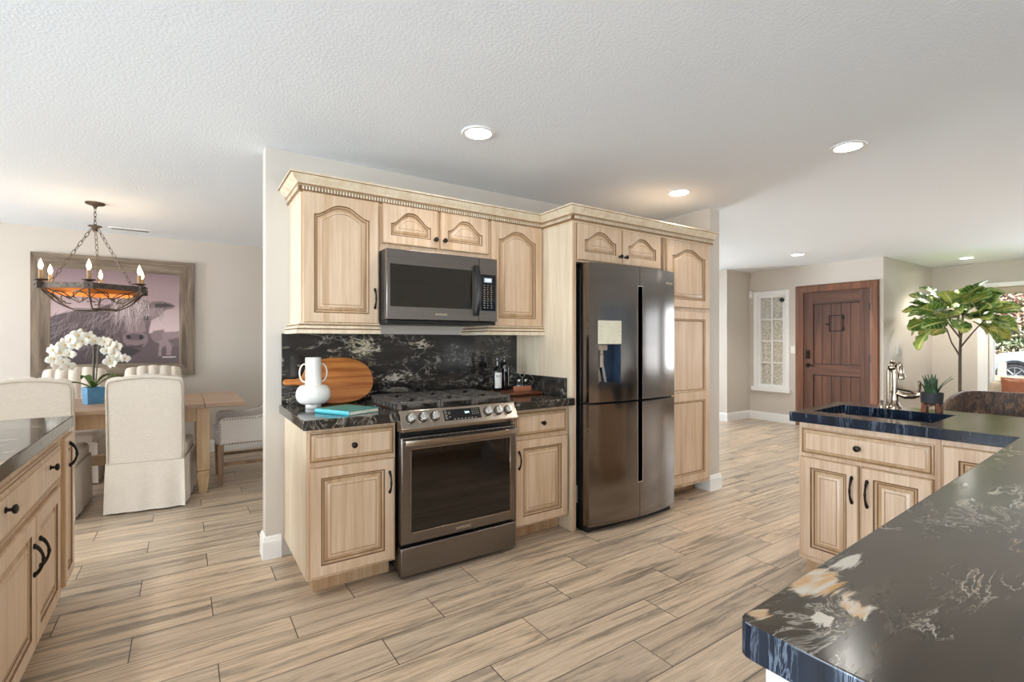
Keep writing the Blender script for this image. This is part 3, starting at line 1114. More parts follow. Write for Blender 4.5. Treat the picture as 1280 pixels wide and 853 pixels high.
# --- crown moulding with dentils, one continuous run
crown = thing('crown_molding', (.535, YU, 2.13), 'cream crown molding with a row of dentils along the top of the kitchen cabinets', 'molding')
path = [(0.0, WALL - YU), (0, 0), (2.2 - .535 - .003, 0), (2.2 - .535 - .003, YT - YU - .012), (3.79 - .535 - .002, YT - YU - .012)]
path[-1] = (3.76 - .535, YT - YU - .012)
prof = [(0, -.020), (.004, -.018), (.008, -.012), (.012, -.004), (.012, .024), (.020, .026), (.023, .034), (.030, .044), (.044, .056), (.054, .068), (.057, .074), (.066, .076), (.066, .086), (0, .086)]
sweep_profile(crown, 'molding', path, prof, ['cream_side', 'glaze_soft'], (2, 3, 5, 10, 12))
b = B()
for i in range(len(path) - 1):
    p, q = Vector((*path[i], 0)), Vector((*path[i + 1], 0))
    L = (q - p).length
    dv = (q - p).normalized()
    nv = Vector((dv.y, -dv.x, 0))
    n = int(L / .0165)
    for k in range(n):
        s0 = L * (k + .2) / n
        s1 = L * (k + .78) / n
        a0, a1 = p + dv * s0, p + dv * s1
        b.prism([tuple(a0 + nv * .011 + Vector((0, 0, .002))), tuple(a1 + nv * .011 + Vector((0, 0, .002))), tuple(a1 + nv * .0195 + Vector((0, 0, .002))), tuple(a0 + nv * .0195 + Vector((0, 0, .002)))], (0, 0, .019))
tag(b.build('dentils', 'cream_side', crown, smooth=0))
b = B()
lp = sweep_loops(path, [(.0121, -.002), (.0135, -.002), (.0135, .024), (.0121, .024)])
b.loft(lp, True, True, True)
b.build('dentil_groove', 'glaze', crown, smooth=0)

# --- counters and splashbacks
b = B(); b.box(.478, .957, 2.515, WALL - .0005, .865, .915); b.box(.958, 1.726, 3.125, WALL - .0005, .865, .915)
tag(b.build('countertop', 'granite', bevel=.004, loc=(.478, 2.515, .865)), 'black granite countertop left of the range, holding the vase and book', 'countertop')
b = B(); b.box(1.727, 2.197, 2.515, WALL - .02, .865, .915)
tag(b.build('countertop', 'granite', bevel=.004, loc=(1.727, 2.515, .865)), 'black granite countertop right of the range, holding the oil bottles', 'countertop')
b = B(); b.box(.490, 2.198, WALL - .02, WALL - .0005, .916, 1.345)
tag(b.build('backsplash', 'granite_splash', bevel=.002, loc=(.490, WALL - .02, .916)), 'full height black granite backsplash with white and gold veins behind the range', 'backsplash')
b = B(); b.box(2.178, 2.1995, 2.60, WALL - .022, .9155, 1.045)
tag(b.build('side_splash', 'granite', bevel=.002, loc=(2.178, 2.60, .9155)), 'low black granite splash strip against the fridge end panel', 'backsplash')
o_ = thing('wall_outlet', (1.94, WALL - .02, 1.15), 'dark wall outlet on the granite splash behind the oil bottles', 'outlet')
b = B(); b.box(-.036, .036, -.006, 0, -.06, .06); b.build('cover_plate', 'black_glass', o_, bevel=.002)
b = B(); b.box(-.017, .017, -.008, -.0055, -.034, .034); b.build('socket', 'black_plastic', o_, bevel=.001)

# --- range
rg = thing('range', (.966, 2.515, 0), 'black stainless slide-in gas range with six knobs between the base cabinets', 'range')
RW = .754
b = B(); b.box(.012, RW - .012, .05, .60, .03, .895); b.build('body', 'black_plastic', rg, bevel=.003)
for x_ in (.05, RW - .05):
    for y_ in (.10, .55):
        b = B(); b.lathe([(.018, 0), (.018, .03)], (x_, y_, 0), 12); b.build('foot', 'black_plastic', rg)
b = B()
pts = [(0, -.006, .806), (0, -.020, .826), (0, -.012, .838), (0, .030, .918), (0, .060, .926), (0, .060, .806)]
b.prism(pts, (RW, 0, 0)); b.build('control_panel', 'steel_light', rg, bevel=.004)
TILT = atan2(.042, .080)
def onpanel(x, z, out=0.0):
    y = -.012 + (z - .838) / .08 * .042
    return (x, y - out * cos(TILT), z + out * sin(TILT))
for x_ in (.062, .133, .204, .548, .622, .693):
    b = B()
    b.lathe([(.028, 0), (.028, -.004), (.0001, -.005)], (0, 0, 0), 20, 'y', None); n0 = len(b.f)
    b.lathe([(.0235, -.004), (.0235, -.016), (.021, -.024), (.019, -.026), (.0001, -.0265)], (0, 0, 0), 20, 'y')
    for k in range(n0, len(b.f)): b.m[k] = 1
    i0 = len(b.f)
    b.box(-.0065, .0065, -.037, -.02, -.021, .021)
    for k in range(i0, len(b.f)): b.m[k] = 1
    b.xf(Matrix.Translation(onpanel(x_, .878)) @ Matrix.Rotation(-TILT, 4, 'X'))
    b.build('knob', ['black_plastic', 'knob_steel'], rg, bevel=.0015)
b = B()
p = [onpanel(.258, .848, .0008), onpanel(.498, .848, .0008), onpanel(.498, .906, .0008), onpanel(.258, .906, .0008)]
q = [onpanel(.258, .848, -.003), onpanel(.498, .848, -.003), onpanel(.498, .906, -.003), onpanel(.258, .906, -.003)]
b.loft([q, p], True, False, True); dsp = b.build('display', 'black_glass', rg, smooth=0)
px_ = onpanel(.408, .884, .0012)
text('2:04', .017, face_front(*px_, TILT), 'digit_blue', 'digits', dsp)
b = B()
def mark(x, z, w, h):
    b.poly([onpanel(x, z, .0012), onpanel(x + w, z, .0012), onpanel(x + w, z + h, .0012), onpanel(x, z + h, .0012)])
for k in range(6):
    mark(.264, .900 - k * .0085, .014 + .004 * (k % 2), .0022)
    if k in (1, 2, 4): mark(.288, .899 - k * .0085, .013, .0025)
for k in range(7): mark(.318 + k * .0225, .852, .010, .003)
for r_ in range(3):
    for k in range(4): mark(.442 + k * .0125, .896 - r_ * .012, .004, .004)
b.build('key', 'keypad_print', dsp, smooth=0)
# cooktop
b = B(); b.box(.0, RW, .04, .60, .896, .918); ct = b.build('cooktop', 'black_steel', rg, bevel=.004)
for bx_, by_, br_ in ((.16, .18, .05), (.16, .42, .045), (.377, .30, .055), (.594, .18, .055), (.594, .42, .04)):
    b = B(); b.lathe([(br_, .918), (br_, .926), (br_ * .85, .930), (br_ * .8, .934), (br_ * .8, .940), (br_ * .72, .943), (.0001, .943)], (bx_, by_, 0), 20)
    b.build('burner', 'cast_iron', rg)
for g, (gx0, gx1) in enumerate(((.012, .262), (.266, .488), (.492, .742))):
    b = B()
    gy0, gy1, zt, zb = .065, .540, .962, .946
    def bar(x0, x1, y0, y1, z0=zb, z1=zt): b.box(x0, x1, y0, y1, z0, z1)
    bar(gx0, gx1, gy0, gy0 + .016); bar(gx0, gx1, gy1 - .016, gy1)
    bar(gx0, gx0 + .016, gy0, gy1); bar(gx1 - .016, gx1, gy0, gy1)
    bar(gx0, gx1, (gy0 + gy1) / 2 - .008, (gy0 + gy1) / 2 + .008)
    for k in range(9):
        yy = gy0 + .03 + (gy1 - gy0 - .06) * k / 8
        cxg = (gx0 + gx1) / 2
        if k % 4 == 2:
            bar(gx0, cxg - .03, yy - .006, yy + .006); bar(cxg + .03, gx1, yy - .006, yy + .006)
        else:
            bar(gx0, gx0 + .062, yy - .006, yy + .006); bar(gx1 - .062, gx1, yy - .006, yy + .006)
    for yy in (gy0 + .12, gy1 - .12):
        bar((gx0 + gx1) / 2 - .006, (gx0 + gx1) / 2 + .006, yy - .10, yy - .035); bar((gx0 + gx1) / 2 - .006, (gx0 + gx1) / 2 + .006, yy + .035, yy + .10)
    # sloping feet along the outer edges
    for xx in ((gx0, gx0 + .014), (gx1 - .014, gx1)):
        for k in range(9):
            yy = gy0 + .01 + (gy1 - gy0 - .034) * k / 8
            b.prism([(xx[0], yy, zb), (xx[0], yy + .014, zb), (xx[0], yy + .022, .918), (xx[0], yy - .006, .918)], (xx[1] - xx[0], 0, 0))
    b.prism([(gx0, gy0, zt), (gx0, gy0 - .012, .918), (gx0, gy0 + .010, .918)], (.016, 0, 0)); b.prism([(gx1 - .016, gy0, zt), (gx1 - .016, gy0 - .012, .918), (gx1 - .016, gy0 + .010, .918)], (.016, 0, 0))
    b.build('grate', 'cast_iron', rg, bevel=.002, seg=1)
# oven door
b = B()
b.box(.004, RW - .004, .0, .045, .198, .778)
dr = b.build('oven_door', 'black_steel', rg, bevel=.006)
b = B(); b.box(.060, RW - .052, -.0015, .01, .258, .708); b.build('window', 'oven_glass', dr, bevel=.001)
b = B()
for a in ((.054, .060, .252, .714), (RW - .052, RW - .047, .252, .714), (.054, RW - .047, .252, .258), (.054, RW - .047, .708, .714)):
    b.box(a[0], a[1], -.003, .004, a[2], a[3])
b.build('window_trim', 'steel_light', dr, bevel=.001, seg=1)
b = B()
pts = []
for i in range(21):
    s = i / 20
    pts.append((.014 + (RW - .028) * s, -.030 - .030 * sin(pi * s) ** .6, .752))
prof_ = [(-.008, -.012), (.004, -.015), (.006, .0), (.004, .015), (-.008, .012)]
b.loft([[(p_[0], p_[1] - o1, p_[2] + z1) for o1, z1 in prof_] for p_ in pts], True, True, True)
b.box(.014, .036, -.034, .002, .742, .762); b.box(RW - .036, RW - .014, -.034, .002, .742, .762)
b.build('handle', 'steel_light', dr, bevel=.002)
b = B()
for k in range(16): b.box(.10 + k * .035, .122 + k * .035, -.0008, .001, .7665, .7705)
b.build('door_vent', 'black_plastic', dr, smooth=0)
text('SAMSUNG', .0215, face_front(.380, -.0012, .2245), 'logo_print', 'logo', dr)
b = B(); b.box(.002, RW - .002, .005, .05, .022, .178); b.build('storage_drawer', 'black_steel', rg, bevel=.006)

# --- over-the-range microwave
mw = thing('microwave', (.970, 2.745, 1.410), 'black stainless over-the-range microwave below the small arched doors', 'microwave')
MWW, MH = .750, .428
b = B(); b.box(.0, MWW, .035, WALL - 2.745 - .003, .012, MH); b.build('body', 'black_plastic', mw, bevel=.004)
b = B(); b.box(.004, MWW - .004, .012, .45, -.006, .014); b.build('underside_vent', 'black_plastic', mw, bevel=.004)
b = B(); b.box(.0, .612, .0, .036, .016, MH); dr = b.build('door', 'black_steel', mw, bevel=.004)
b = B(); b.box(.020, .560, -.0012, .01, .092, .340); b.build('window', 'microwave_glass', dr, bevel=.0005)
b = B()
pts = []
rs = []
for i in range(19):
    s = i / 18
    pts.append((.588, -.010 - .042 * sin(pi * s) ** .75, .052 + .322 * s))
b.loft([[(p_[0] + dx, p_[1] + dy, p_[2]) for dx, dy in ((-.017, .007), (-.012, -.006), (0, -.010), (.012, -.006), (.017, .007), (0, .010))] for p_ in pts], True, True, True)
b.build('handle', 'black_plastic', dr, bevel=.001)
text('SAMSUNG', .0175, face_front(.345, -.0012, .052), 'logo_print', 'logo', dr)
b = B(); b.box(.616, MWW, .0, .036, .016, MH); cp = b.build('control_panel', 'black_steel', mw, bevel=.004)
b = B(); b.box(.626, .738, -.0012, .008, .086, .322); kp = b.build('keypad', 'black_glass', cp, bevel=.0005)
b = B(); b.box(.648, .708, -.0020, .004, .270, .300); b.build('display', 'screen_blue', kp, smooth=0)
text('2:04', .024, face_front(.678, -.0024, .285), 'digit_white', 'digits', kp, .0004)
b = B()
for r_ in range(11):
    for k in range(3):
        w_ = (.012, .006, .008)[k] if r_ % 3 else .010
        b.box(.646 + k * .027, .646 + k * .027 + w_, -.0018, .0, .250 - r_ * .0145, .2535 - r_ * .0145)
b.build('key', 'keypad_print', kp, smooth=0)

# --- fridge
FW = .882
fr = thing('refrigerator', (2.258, 2.445, 0), 'black stainless four-door refrigerator with a water dispenser', 'refrigerator')
def fy(x):
    s = 2 * x / FW - 1
    return -.050 * (1 - s * s)
def fridge_door(name, x0, x1, z0, z1, holes=(), side=None):
    """curved door front with openings (x0,x1,z0,z1,depth,mat index)"""
    b = B()
    xs = set([x0, x1] + [x0 + (x1 - x0) * k / 14 for k in range(15)])
    zs = set([z0, z1])
    for h in holes: xs |= {h[0], h[1]}; zs |= {h[2], h[3]}
    xs = sorted(xs); zs = sorted(zs)
    xs = [x for i, x in enumerate(xs) if i == 0 or x - xs[i - 1] > 1e-4]
    yb = .082
    for i in range(len(xs) - 1):
        for j in range(len(zs) - 1):
            xm, zm = (xs[i] + xs[i + 1]) / 2, (zs[j] + zs[j + 1]) / 2
            if any(h[0] < xm < h[1] and h[2] < zm < h[3] for h in holes): continue
            b.poly([(xs[i], fy(xs[i]), zs[j]), (xs[i + 1], fy(xs[i + 1]), zs[j]), (xs[i + 1], fy(xs[i + 1]), zs[j + 1]), (xs[i], fy(xs[i]), zs[j + 1])], 0)
        for z in (z0, z1):
            b.poly([(xs[i], fy(xs[i]), z), (xs[i + 1], fy(xs[i + 1]), z), (xs[i + 1], yb, z), (xs[i], yb, z)], 1)
    for x in (x0, x1):
        for j in range(len(zs) - 1):
            zm = (zs[j] + zs[j + 1]) / 2
            if any((abs(h[0] - x) < 1e-4 or abs(h[1] - x) < 1e-4) and h[2] < zm < h[3] for h in holes):
                yy = .055
            else: yy = fy(x)
            b.poly([(x, yy, zs[j]), (x, yb, zs[j]), (x, yb, zs[j + 1]), (x, yy, zs[j + 1])], 1 if x > .1 else 0)
    b.poly([(x0, yb, z0), (x1, yb, z0), (x1, yb, z1), (x0, yb, z1)], 1)
    for h in holes:
        a0, a1, c0, c1, dp, mi = h
        yd = dp
        b.poly([(a0, yd, c0), (a1, yd, c0), (a1, yd, c1), (a0, yd, c1)], mi)
        if abs(a0 - x0) > 1e-4: b.poly([(a0, fy(a0), c0), (a0, yd, c0), (a0, yd, c1), (a0, fy(a0), c1)], mi)
        if abs(a1 - x1) > 1e-4: b.poly([(a1, fy(a1), c0), (a1, yd, c0), (a1, yd, c1), (a1, fy(a1), c1)], mi)
        for z in (c0, c1):
            if abs(z - z0) < 1e-4 or abs(z - z1) < 1e-4: continue
            b.poly([(a0, fy(a0), z), (a1, fy(a1), z), (a1, yd, z), (a0, yd, z)], mi)
    return b.build(name, ['fridge_steel', 'black_plastic', 'black_glass', 'dispenser_blue'], fr, smooth=30)
MID = FW / 2
CH = .021
b = B(); b.box(.004, FW - .004, .086, .74, .03, 1.80); b.build('body', 'black_plastic', fr, bevel=.004)
b = B(); b.box(.01, FW - .01, .03, .60, .0, .055)
b.build('base_grille', 'black_plastic', fr, bevel=.004)
ul = fridge_door('upper_door', .0, MID - .002, .884, 1.828, ((.072, .258, 1.008, 1.276, .035, 3), (MID - .002 - CH, MID - .002, .884, 1.690, .05, 2)))
ur = fridge_door('upper_door', MID + .002, FW, .884, 1.828, ((MID + .002, MID + .002 + CH, .884, 1.690, .05, 2),))
ll = fridge_door('lower_door', .0, MID - .002, .048, .870, ((MID - .002 - CH, MID - .002, .300, .870, .05, 2),))
lr = fridge_door('lower_door', MID + .002, FW, .048, .870, ((MID + .002, MID + .002 + CH, .300, .870, .05, 2),))
b = B(); b.box(.006, FW - .006, .02, .085, .872, .882); b.build('door_gap', 'black_plastic', fr, smooth=0)
def trim_bar(par, x0, x1, z0, z1):
    b = B(); yy = fy((x0 + x1) / 2); b.box(x0, x1, yy - .004, yy + .004, z0, z1); return b
for par, z0, z1, hz in ((ul, .884, 1.690, 1.690), (ll, .300, .870, .300)):
    b = B()
    for xx in (MID - .002 - CH - .004, MID - .002 - CH): pass
    yy = fy(MID)
    b.box(MID - .002 - CH - .004, MID - .002 - CH, yy - .004, yy + .01, z0, z1)
    b.box(MID - .002 - CH, MID - .002, yy - .004, yy + .01, hz - .003, hz + .003)
    b.build('handle_trim', 'chrome', par, smooth=0)
for par, z0, z1, hz in ((ur, .884, 1.690, 1.690), (lr, .300, .870, .300)):
    b = B()
    yy = fy(MID)
    b.box(MID + .002 + CH, MID + .006 + CH, yy - .004, yy + .01, z0, z1)
    b.box(MID + .002, MID + .002 + CH, yy - .004, yy + .01, hz - .003, hz + .003)
    b.build('handle_trim', 'chrome', par, smooth=0)
b = B()
loops = []
for xx in (.070, .115, .165, .215, .260): loops.append([(xx, fy(xx) - .0035, 1.280), (xx, fy(xx) - .0035, 1.440), (xx, fy(xx) + .01, 1.440), (xx, fy(xx) + .01, 1.280)])
b.loft(loops, True, True, True); dp = b.build('dispenser_panel', 'dispenser_face', ul, smooth=20)
for xx, z0_, w_, h_ in [(xx, 1.335 + k * .03, .012, .004) for k in range(3) for xx in (.088, .236)] + [(.14, 1.292, .006, .006), (.19, 1.292, .006, .006)]:
    b = B(); b.box(xx, xx + w_, fy(xx) - .0046, fy(xx), z0_, z0_ + h_); b.build('icon', 'grey_plastic', dp, smooth=0)
b = B(); b.box(.080, .160, fy(.1) + .008, .034, 1.235, 1.274); b.box(.098, .118, fy(.1) + .006, .02, 1.205, 1.24)
b.lathe([(.016, 1.12), (.018, 1.205)], (.108, -.002, 0), 14); b.build('nozzle', 'grey_plastic', ul, bevel=.003)
b = B(); b.prism([(.118, .033, 1.23), (.136, .033, 1.23), (.176, .02, 1.012), (.150, .02, 1.012)], (0, -.012, 0)); b.build('lever', 'lid_steel', ul, bevel=.002)
b = B(); b.prism([(.0725, .034, 1.010), (.0725, .034, 1.12), (.118, .034, 1.12), (.150, .034, 1.010)], (0, -.006, 0)); b.build('lever_shield', 'grey_plastic', ul, smooth=0)
b = B(); b.box(.074, .256, fy(.15) + .004, .034, 1.009, 1.018); b.build('drip_tray', 'black_plastic', ul, smooth=0)
text('SAMSUNG', .022, Matrix.Translation((FW - .082, fy(FW - .082) - .0022, 1.735)) @ Matrix.Rotation(radians(10.4), 4, 'Z') @ Matrix.Rotation(pi / 2, 4, 'X'), 'logo_print', 'logo', ur)
b = B(); b.box(.02, .10, .05, .16, 1.80, 1.838); b.build('hinge_cover', 'black_plastic', fr, bevel=.006)
b = B(); b.box(FW - .10, FW - .02, .05, .16, 1.80, 1.838); b.build('hinge_cover', 'black_plastic', fr, bevel=.006)
b = B(); b.box(.0025, .0045, .12, .155, .18, .30); b.build('sticker', 'paper_label', fr, smooth=0)

# --- hutch (island) on the left: drawers and doors face +X
hut = thing('buffet_cabinet', (-.480, 1.316, 0), 'cream glazed cabinet with black knobs and pulls at the left edge of the kitchen', 'cabinet', rz=pi / 2)
carcass(hut, 2.0, .62, .115, .862, .1, toe_in=.08)
d = cab_door(hut, 1.760, 1.985, .145, .842, st=.055); pull(d, 1.850, .752)
d = cab_drawer(hut, .60, 1.672, .672, .840); knob(d, 1.435, .775); knob(d, .82, .775)
d = cab_door(hut, .60, 1.205, .145, .648, st=.06); pull(d, 1.165, .49)
d = cab_door(hut, 1.215, 1.650, .145, .648, st=.06); pull(d, 1.255, .49)
d = cab_door(hut, .03, .56, .145, .842, st=.06)
b = B(); b.box(-1.14, -.468, 1.29, 3.345, .862, .917)
tag(b.build('countertop', 'granite', bevel=.006, loc=(-.8, 2.3, .862)), 'black granite countertop on the cream cabinet at the left edge', 'countertop')

# --- sink run and peninsula
sk = thing('sink_cabinet', (2.790, 1.350, 0), 'cream glazed cabinet with one wide drawer and two doors below the sink', 'cabinet', rz=-pi / 2)
b = B(); b.box(0, .60, 0, .60, .125, .66); b.box(0, .60, 0, .055, .66, .862); b.box(0, .012, .055, .60, .66, .862); b.build('body', 'cream_wood_sink', sk)
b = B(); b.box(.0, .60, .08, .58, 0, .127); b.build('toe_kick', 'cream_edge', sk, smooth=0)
d = cab_drawer(sk, .016, .578, .698, .835, mats=CABS); knob(d, .288, .768)
d = cab_door(sk, .012, .288, .150, .680, st=.052, mats=CABS); pull(d, .260, .556, L=.12)
d = cab_door(sk, .298, .578, .150, .680, st=.052, mats=CABS); pull(d, .326, .552, L=.12)
c = thing('base_cabinet', (2.790, .748, 0), 'cream glazed cabinet in the counter corner, half hidden by the near counter', 'cabinet', rz=-pi / 2)
b = B(); b.box(0, .33, 0, .60, .125, .862); b.build('body', 'cream_wood_sink', c)
b = B(); b.box(.0, .33, .08, .58, 0, .127); b.build('toe_kick', 'cream_edge', c, smooth=0)
cab_door(c, .008, .322, .150, .840, st=.055, mats=CABS)
pn = thing('base_cabinet', (.70, .375, 0), 'cream cabinet under the near black granite counter', 'cabinet', rz=pi)
b = B(); b.box(-2.08, 0, .02, .75, .125, .862); b.build('body', 'cream_side', pn, bevel=.002)
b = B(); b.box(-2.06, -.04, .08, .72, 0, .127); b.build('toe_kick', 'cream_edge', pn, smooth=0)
b = B(); b.box(0, .02, .0, .75, 0, .862); b.build('end_panel', 'trim_white', pn, bevel=.002)
for k in range(4):
    o = cab_door(pn, -2.05 + k * .51, -2.05 + k * .51 + .49, .15, .84, st=.06)
    o.location = (0, .02, 0)

# one L-shaped worktop with the sink cut-out
O = [(2.742, 1.380), (2.774, .500), (3.52, .540), (3.50, 1.440)]
Hh = [(2.875, 1.322), (2.905, .815), (3.325, .835), (3.310, 1.355)]
P = [(.64, .393), (2.774, .500), (3.52, .540), (3.52, -.75), (.64, -.75)]
b = B()
def rnd_corner(p, c, q, r=.02, n=4):
    c, p, q = Vector(c), Vector(p), Vector(q)
    a, d = c + (p - c).normalized() * r, c + (q - c).normalized() * r
    return [tuple(a * (1 - t_) ** 2 + c * 2 * t_ * (1 - t_) + d * t_ ** 2) for t_ in [k / n for k in range(n + 1)]]
zt, zb = .915, .865
for z in (zt, zb):
    for k in range(4):
        k2 = (k + 1) % 4
        b.poly([(*O[k], z), (*O[k2], z), (*Hh[k2], z), (*Hh[k], z)], 0)
    pp = rnd_corner(P[4], P[0], P[1]) + [P[1], P[2], P[3], P[4]]
    b.poly([(*p_, z) for p_ in pp], 0)
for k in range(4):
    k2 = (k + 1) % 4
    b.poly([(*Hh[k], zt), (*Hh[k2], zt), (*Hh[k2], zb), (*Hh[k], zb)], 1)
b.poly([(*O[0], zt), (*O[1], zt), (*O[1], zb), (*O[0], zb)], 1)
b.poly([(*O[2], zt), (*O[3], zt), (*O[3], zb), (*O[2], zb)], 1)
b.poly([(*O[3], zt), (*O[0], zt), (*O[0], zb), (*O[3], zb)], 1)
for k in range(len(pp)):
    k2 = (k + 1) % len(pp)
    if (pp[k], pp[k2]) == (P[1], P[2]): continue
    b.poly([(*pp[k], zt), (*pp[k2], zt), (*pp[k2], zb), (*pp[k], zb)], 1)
tag(b.build('countertop', ['granite_island', 'granite_edge_sky_tint'], bevel=.006, loc=(2.7, .4, .865), smooth=0), 'large L-shaped black granite countertop with the sink, in the right foreground', 'countertop')
# sink basin
b = B()
def shr(q, e): 
    cx_, cy_ = sum(p_[0] for p_ in q) / 4, sum(p_[1] for p_ in q) / 4
    return [(cx_ + (p_[0] - cx_) * e, cy_ + (p_[1] - cy_) * e) for p_ in q]
loops = [[(*p_, .8645) for p_ in shr(Hh, 1.06)], [(*p_, .8645) for p_ in shr(Hh, 1.0)], [(*p_, .70) for p_ in shr(Hh, .97)], [(*p_, .685) for p_ in shr(Hh, .92)]]
b.loft(loops, True, False, True)
b.loft([[(*p_, .8635) for p_ in shr(Hh, 1.06)], [(*p_, .672) for p_ in shr(Hh, 1.03)]], True, False, True)
snk = b.build('sink', 'sink_composite', loc=(3.1, 1.08, .68), smooth=30)
tag(snk, 'dark undermount sink in the black granite counter', 'sink')
b = B(); b.lathe([(.045, .002), (.045, .006), (.03, .006), (.028, .003), (.0001, .003)], (0, 0, .005), 20); b.build('drain', 'chrome', snk)

# ------------------------------------------------------------------ things on the counters
vase = thing('vase', (.621, 2.985, .915), 'white ceramic vase with a round belly and two loop handles', 'vase')
b = B()
pr = [(.0001, .0), (.040, .0), (.043, .003), (.043, .016), (.040, .022)]
for i in range(13):
    a = -pi / 2 + pi * i / 12
    pr.append((.046 + .048 * cos(a) ** .8 if cos(a) > 0 else .046, .078 + .055 * sin(a)))
pr += [(.044, .140), (.043, .20), (.043, .287), (.041, .290), (.038, .287), (.038, .15), (.0001, .14)]
b.lathe(pr, (0, 0, 0), 32); b.build('vase_body', 'white_ceramic', vase, smooth=45)
for s in (-1, 1):
    b = B()
    pts = [(s * .041, 0, .248)] + [(s * (.040 + .034 * sin(pi * k / 14) ** .8), 0, .255 - .105 * (1 - cos(pi * k / 14)) / 2 + .0) for k in range(1, 14)] + [(s * .041, 0, .150)]
    b.tube(pts, .0045, 8)
    h_ = b.build('handle', 'white_ceramic', vase)

cb = thing('cutting_board', (.755, 3.10, .918), 'oval wooden cutting board with a handle leaning on the granite splash', 'cutting board')
b = B()
pts = []
Lh, Wb = .215, .148
for k in range(64):
    a = 2 * pi * k / 64
    x, z = Lh * (abs(cos(a)) ** .82) * (1 if cos(a) > 0 else -1), Wb * (abs(sin(a)) ** .90) * (1 if sin(a) > 0 else -1)
    pts.append((x, z))
full = []
for x, z in pts:
    if x < -Lh * .90 and abs(z) < .075:
        continue
    full.append((x, z))
# insert the handle at the left end
idx = next(i for i in range(len(full)) if full[i][0] < -Lh * .7 and full[i][1] > 0 and full[(i + 1) % len(full)][1] < 0)
hp = [(-.214, .032), (-.232, .021), (-.255, .0165), (-.282, .0175), (-.304, .018), (-.316, .012), (-.320, 0)]
hp = hp + [(x, -z) for x, z in hp[-2::-1]]
full = full[:idx + 1] + hp + full[idx + 1:]
b.prism([(x, 0, z + Wb) for x, z in full], (0, .018, 0))
b.xf(Matrix.Translation((.05, .0, 0)) @ Matrix.Rotation(-radians(21), 4, 'X'))
b.xf(Matrix.Translation((.0, -.01, .002)))
b.build('board', 'board_wood', cb, bevel=.004)

bk = thing('book', (.735, 2.735, .915), 'teal hardcover book lying flat on the counter in front of the vase', 'book', rz=radians(-5))
M_ = Matrix.Identity(4)
def quad_slab(q, z0, z1):
    b = B(); b.loft([[(*p_, z0) for p_ in q], [(*p_, z1) for p_ in q]], True, True, True); return b
bq = [(-.150, .030), (-.012, -.180), (.165, -.085), (.027, .125)]
def qin(q, e): return shr(q, e)
b = quad_slab(bq, .0, .003); b.build('back_cover', 'teal_cover', bk, bevel=.001)
b = quad_slab(qin(bq, .955), .003, .019); b.build('pages', 'book_pages', bk, smooth=0)
b = quad_slab(bq, .019, .0225); b.build('front_cover', 'teal_cover', bk, bevel=.001)
e0, e1 = Vector((*bq[0], 0)), Vector((*bq[1], 0))
nv = Vector(((e1 - e0).y, -(e1 - e0).x, 0)).normalized()
b = B()
lp = []
for k in range(7):
    a = pi * k / 6
    o_ = nv * (.0045 * sin(a)); zz = .01125 - .01125 * cos(a)
    lp.append([tuple(e0 + o_ + Vector((0, 0, zz))), tuple(e1 + o_ + Vector((0, 0, zz)))])
b.loft(lp, False); b.build('spine', 'teal_spine', bk)

tr = tag(B().box(1.775, 2.165, 2.83, 3.10, .9155, .936).build('serving_board', 'walnut', bevel=.006, loc=(1.96, 2.96, .9155)), 'dark walnut serving board under the oil bottles and shaker caddy', 'board')
def bottle(name, x, y, label, R, Hb, shoulder, neckr, top, wide=1.0, lab=None):
    t_ = thing(name, (x, y, .936), label, 'bottle', 'oil bottles')
    b = B()
    b.lathe([(.0001, 0), (R * .95, 0), (R, .004), (R, Hb), (R * .9, Hb + shoulder * .4), (neckr * 1.1, Hb + shoulder), (neckr, Hb + shoulder + .01), (neckr, top - .035), (neckr * 1.25, top - .033), (neckr * 1.25, top - .025), (neckr, top - .025), (.0001, top - .025)], (0, 0, 0), 24)
    b.build('glass_body', 'dark_bottle', t_, smooth=40)
    b = B(); b.lathe([(neckr * 1.15, top - .045), (neckr * 1.15, top - .020), (.004, top - .016), (.0035, top + .010), (.0001, top + .010)], (0, 0, 0), 16); b.build('pourer', 'bottle_cap', t_)
    return t_
bt = bottle('oil_bottle', 1.905, 3.035, 'dark oil bottle with a large white label at the left of the pair', .031, .150, .025, .012, .262)
b = B(); a0, a1 = radians(200), radians(310)
b.loft([[(.0318 * cos(a0 + (a1 - a0) * k / 10), .0318 * sin(a0 + (a1 - a0) * k / 10), z) for k in range(11)] for z in (.022, .135)], False); b.build('label', 'paper_label', bt)
b = B()
for k in range(3): b.loft([[(.0323 * cos(a), .0323 * sin(a), z) for a in [radians(245 + 7 * j_) + radians(22 * (k - 1)) for j_ in range(2)]] for z in (.100, .118)], False)
b.build('label_print', 'pepper', bt, smooth=0)
bt = bottle('oil_bottle', 1.978, 3.055, 'tall dark oil bottle with a round crest, right of the white-labelled one', .031, .185, .022, .012, .275)
b = B(); b.loft([[(.0318 * cos(a), .0318 * sin(a), z) for a in [radians(205 + 11 * j_) for j_ in range(11)]] for z in (.030, .175)], False); b.build('label', 'black_glass', bt)
b = B(); b.loft([[(.0324 * cos(a), .0324 * sin(a), z) for a in [radians(296 + 8 * j_) for j_ in range(3)]] for z in (.030, .168)], False); b.build('label_stripe', 'paper_label', bt)
b = B()
b.tube([((.0326) * cos(radians(250) + .22 * cos(a)), .0326 * sin(radians(250) + .22 * cos(a)), .148 + .007 * sin(a)) for a in [2 * pi * k / 14 for k in range(14)]], .0013, 5, True)
b.build('crest', 'paper_label', bt)
cd = thing('shaker_caddy', (2.055, 2.935, .936), 'small pink-brown wooden shaker caddy with a wire loop handle', 'caddy')
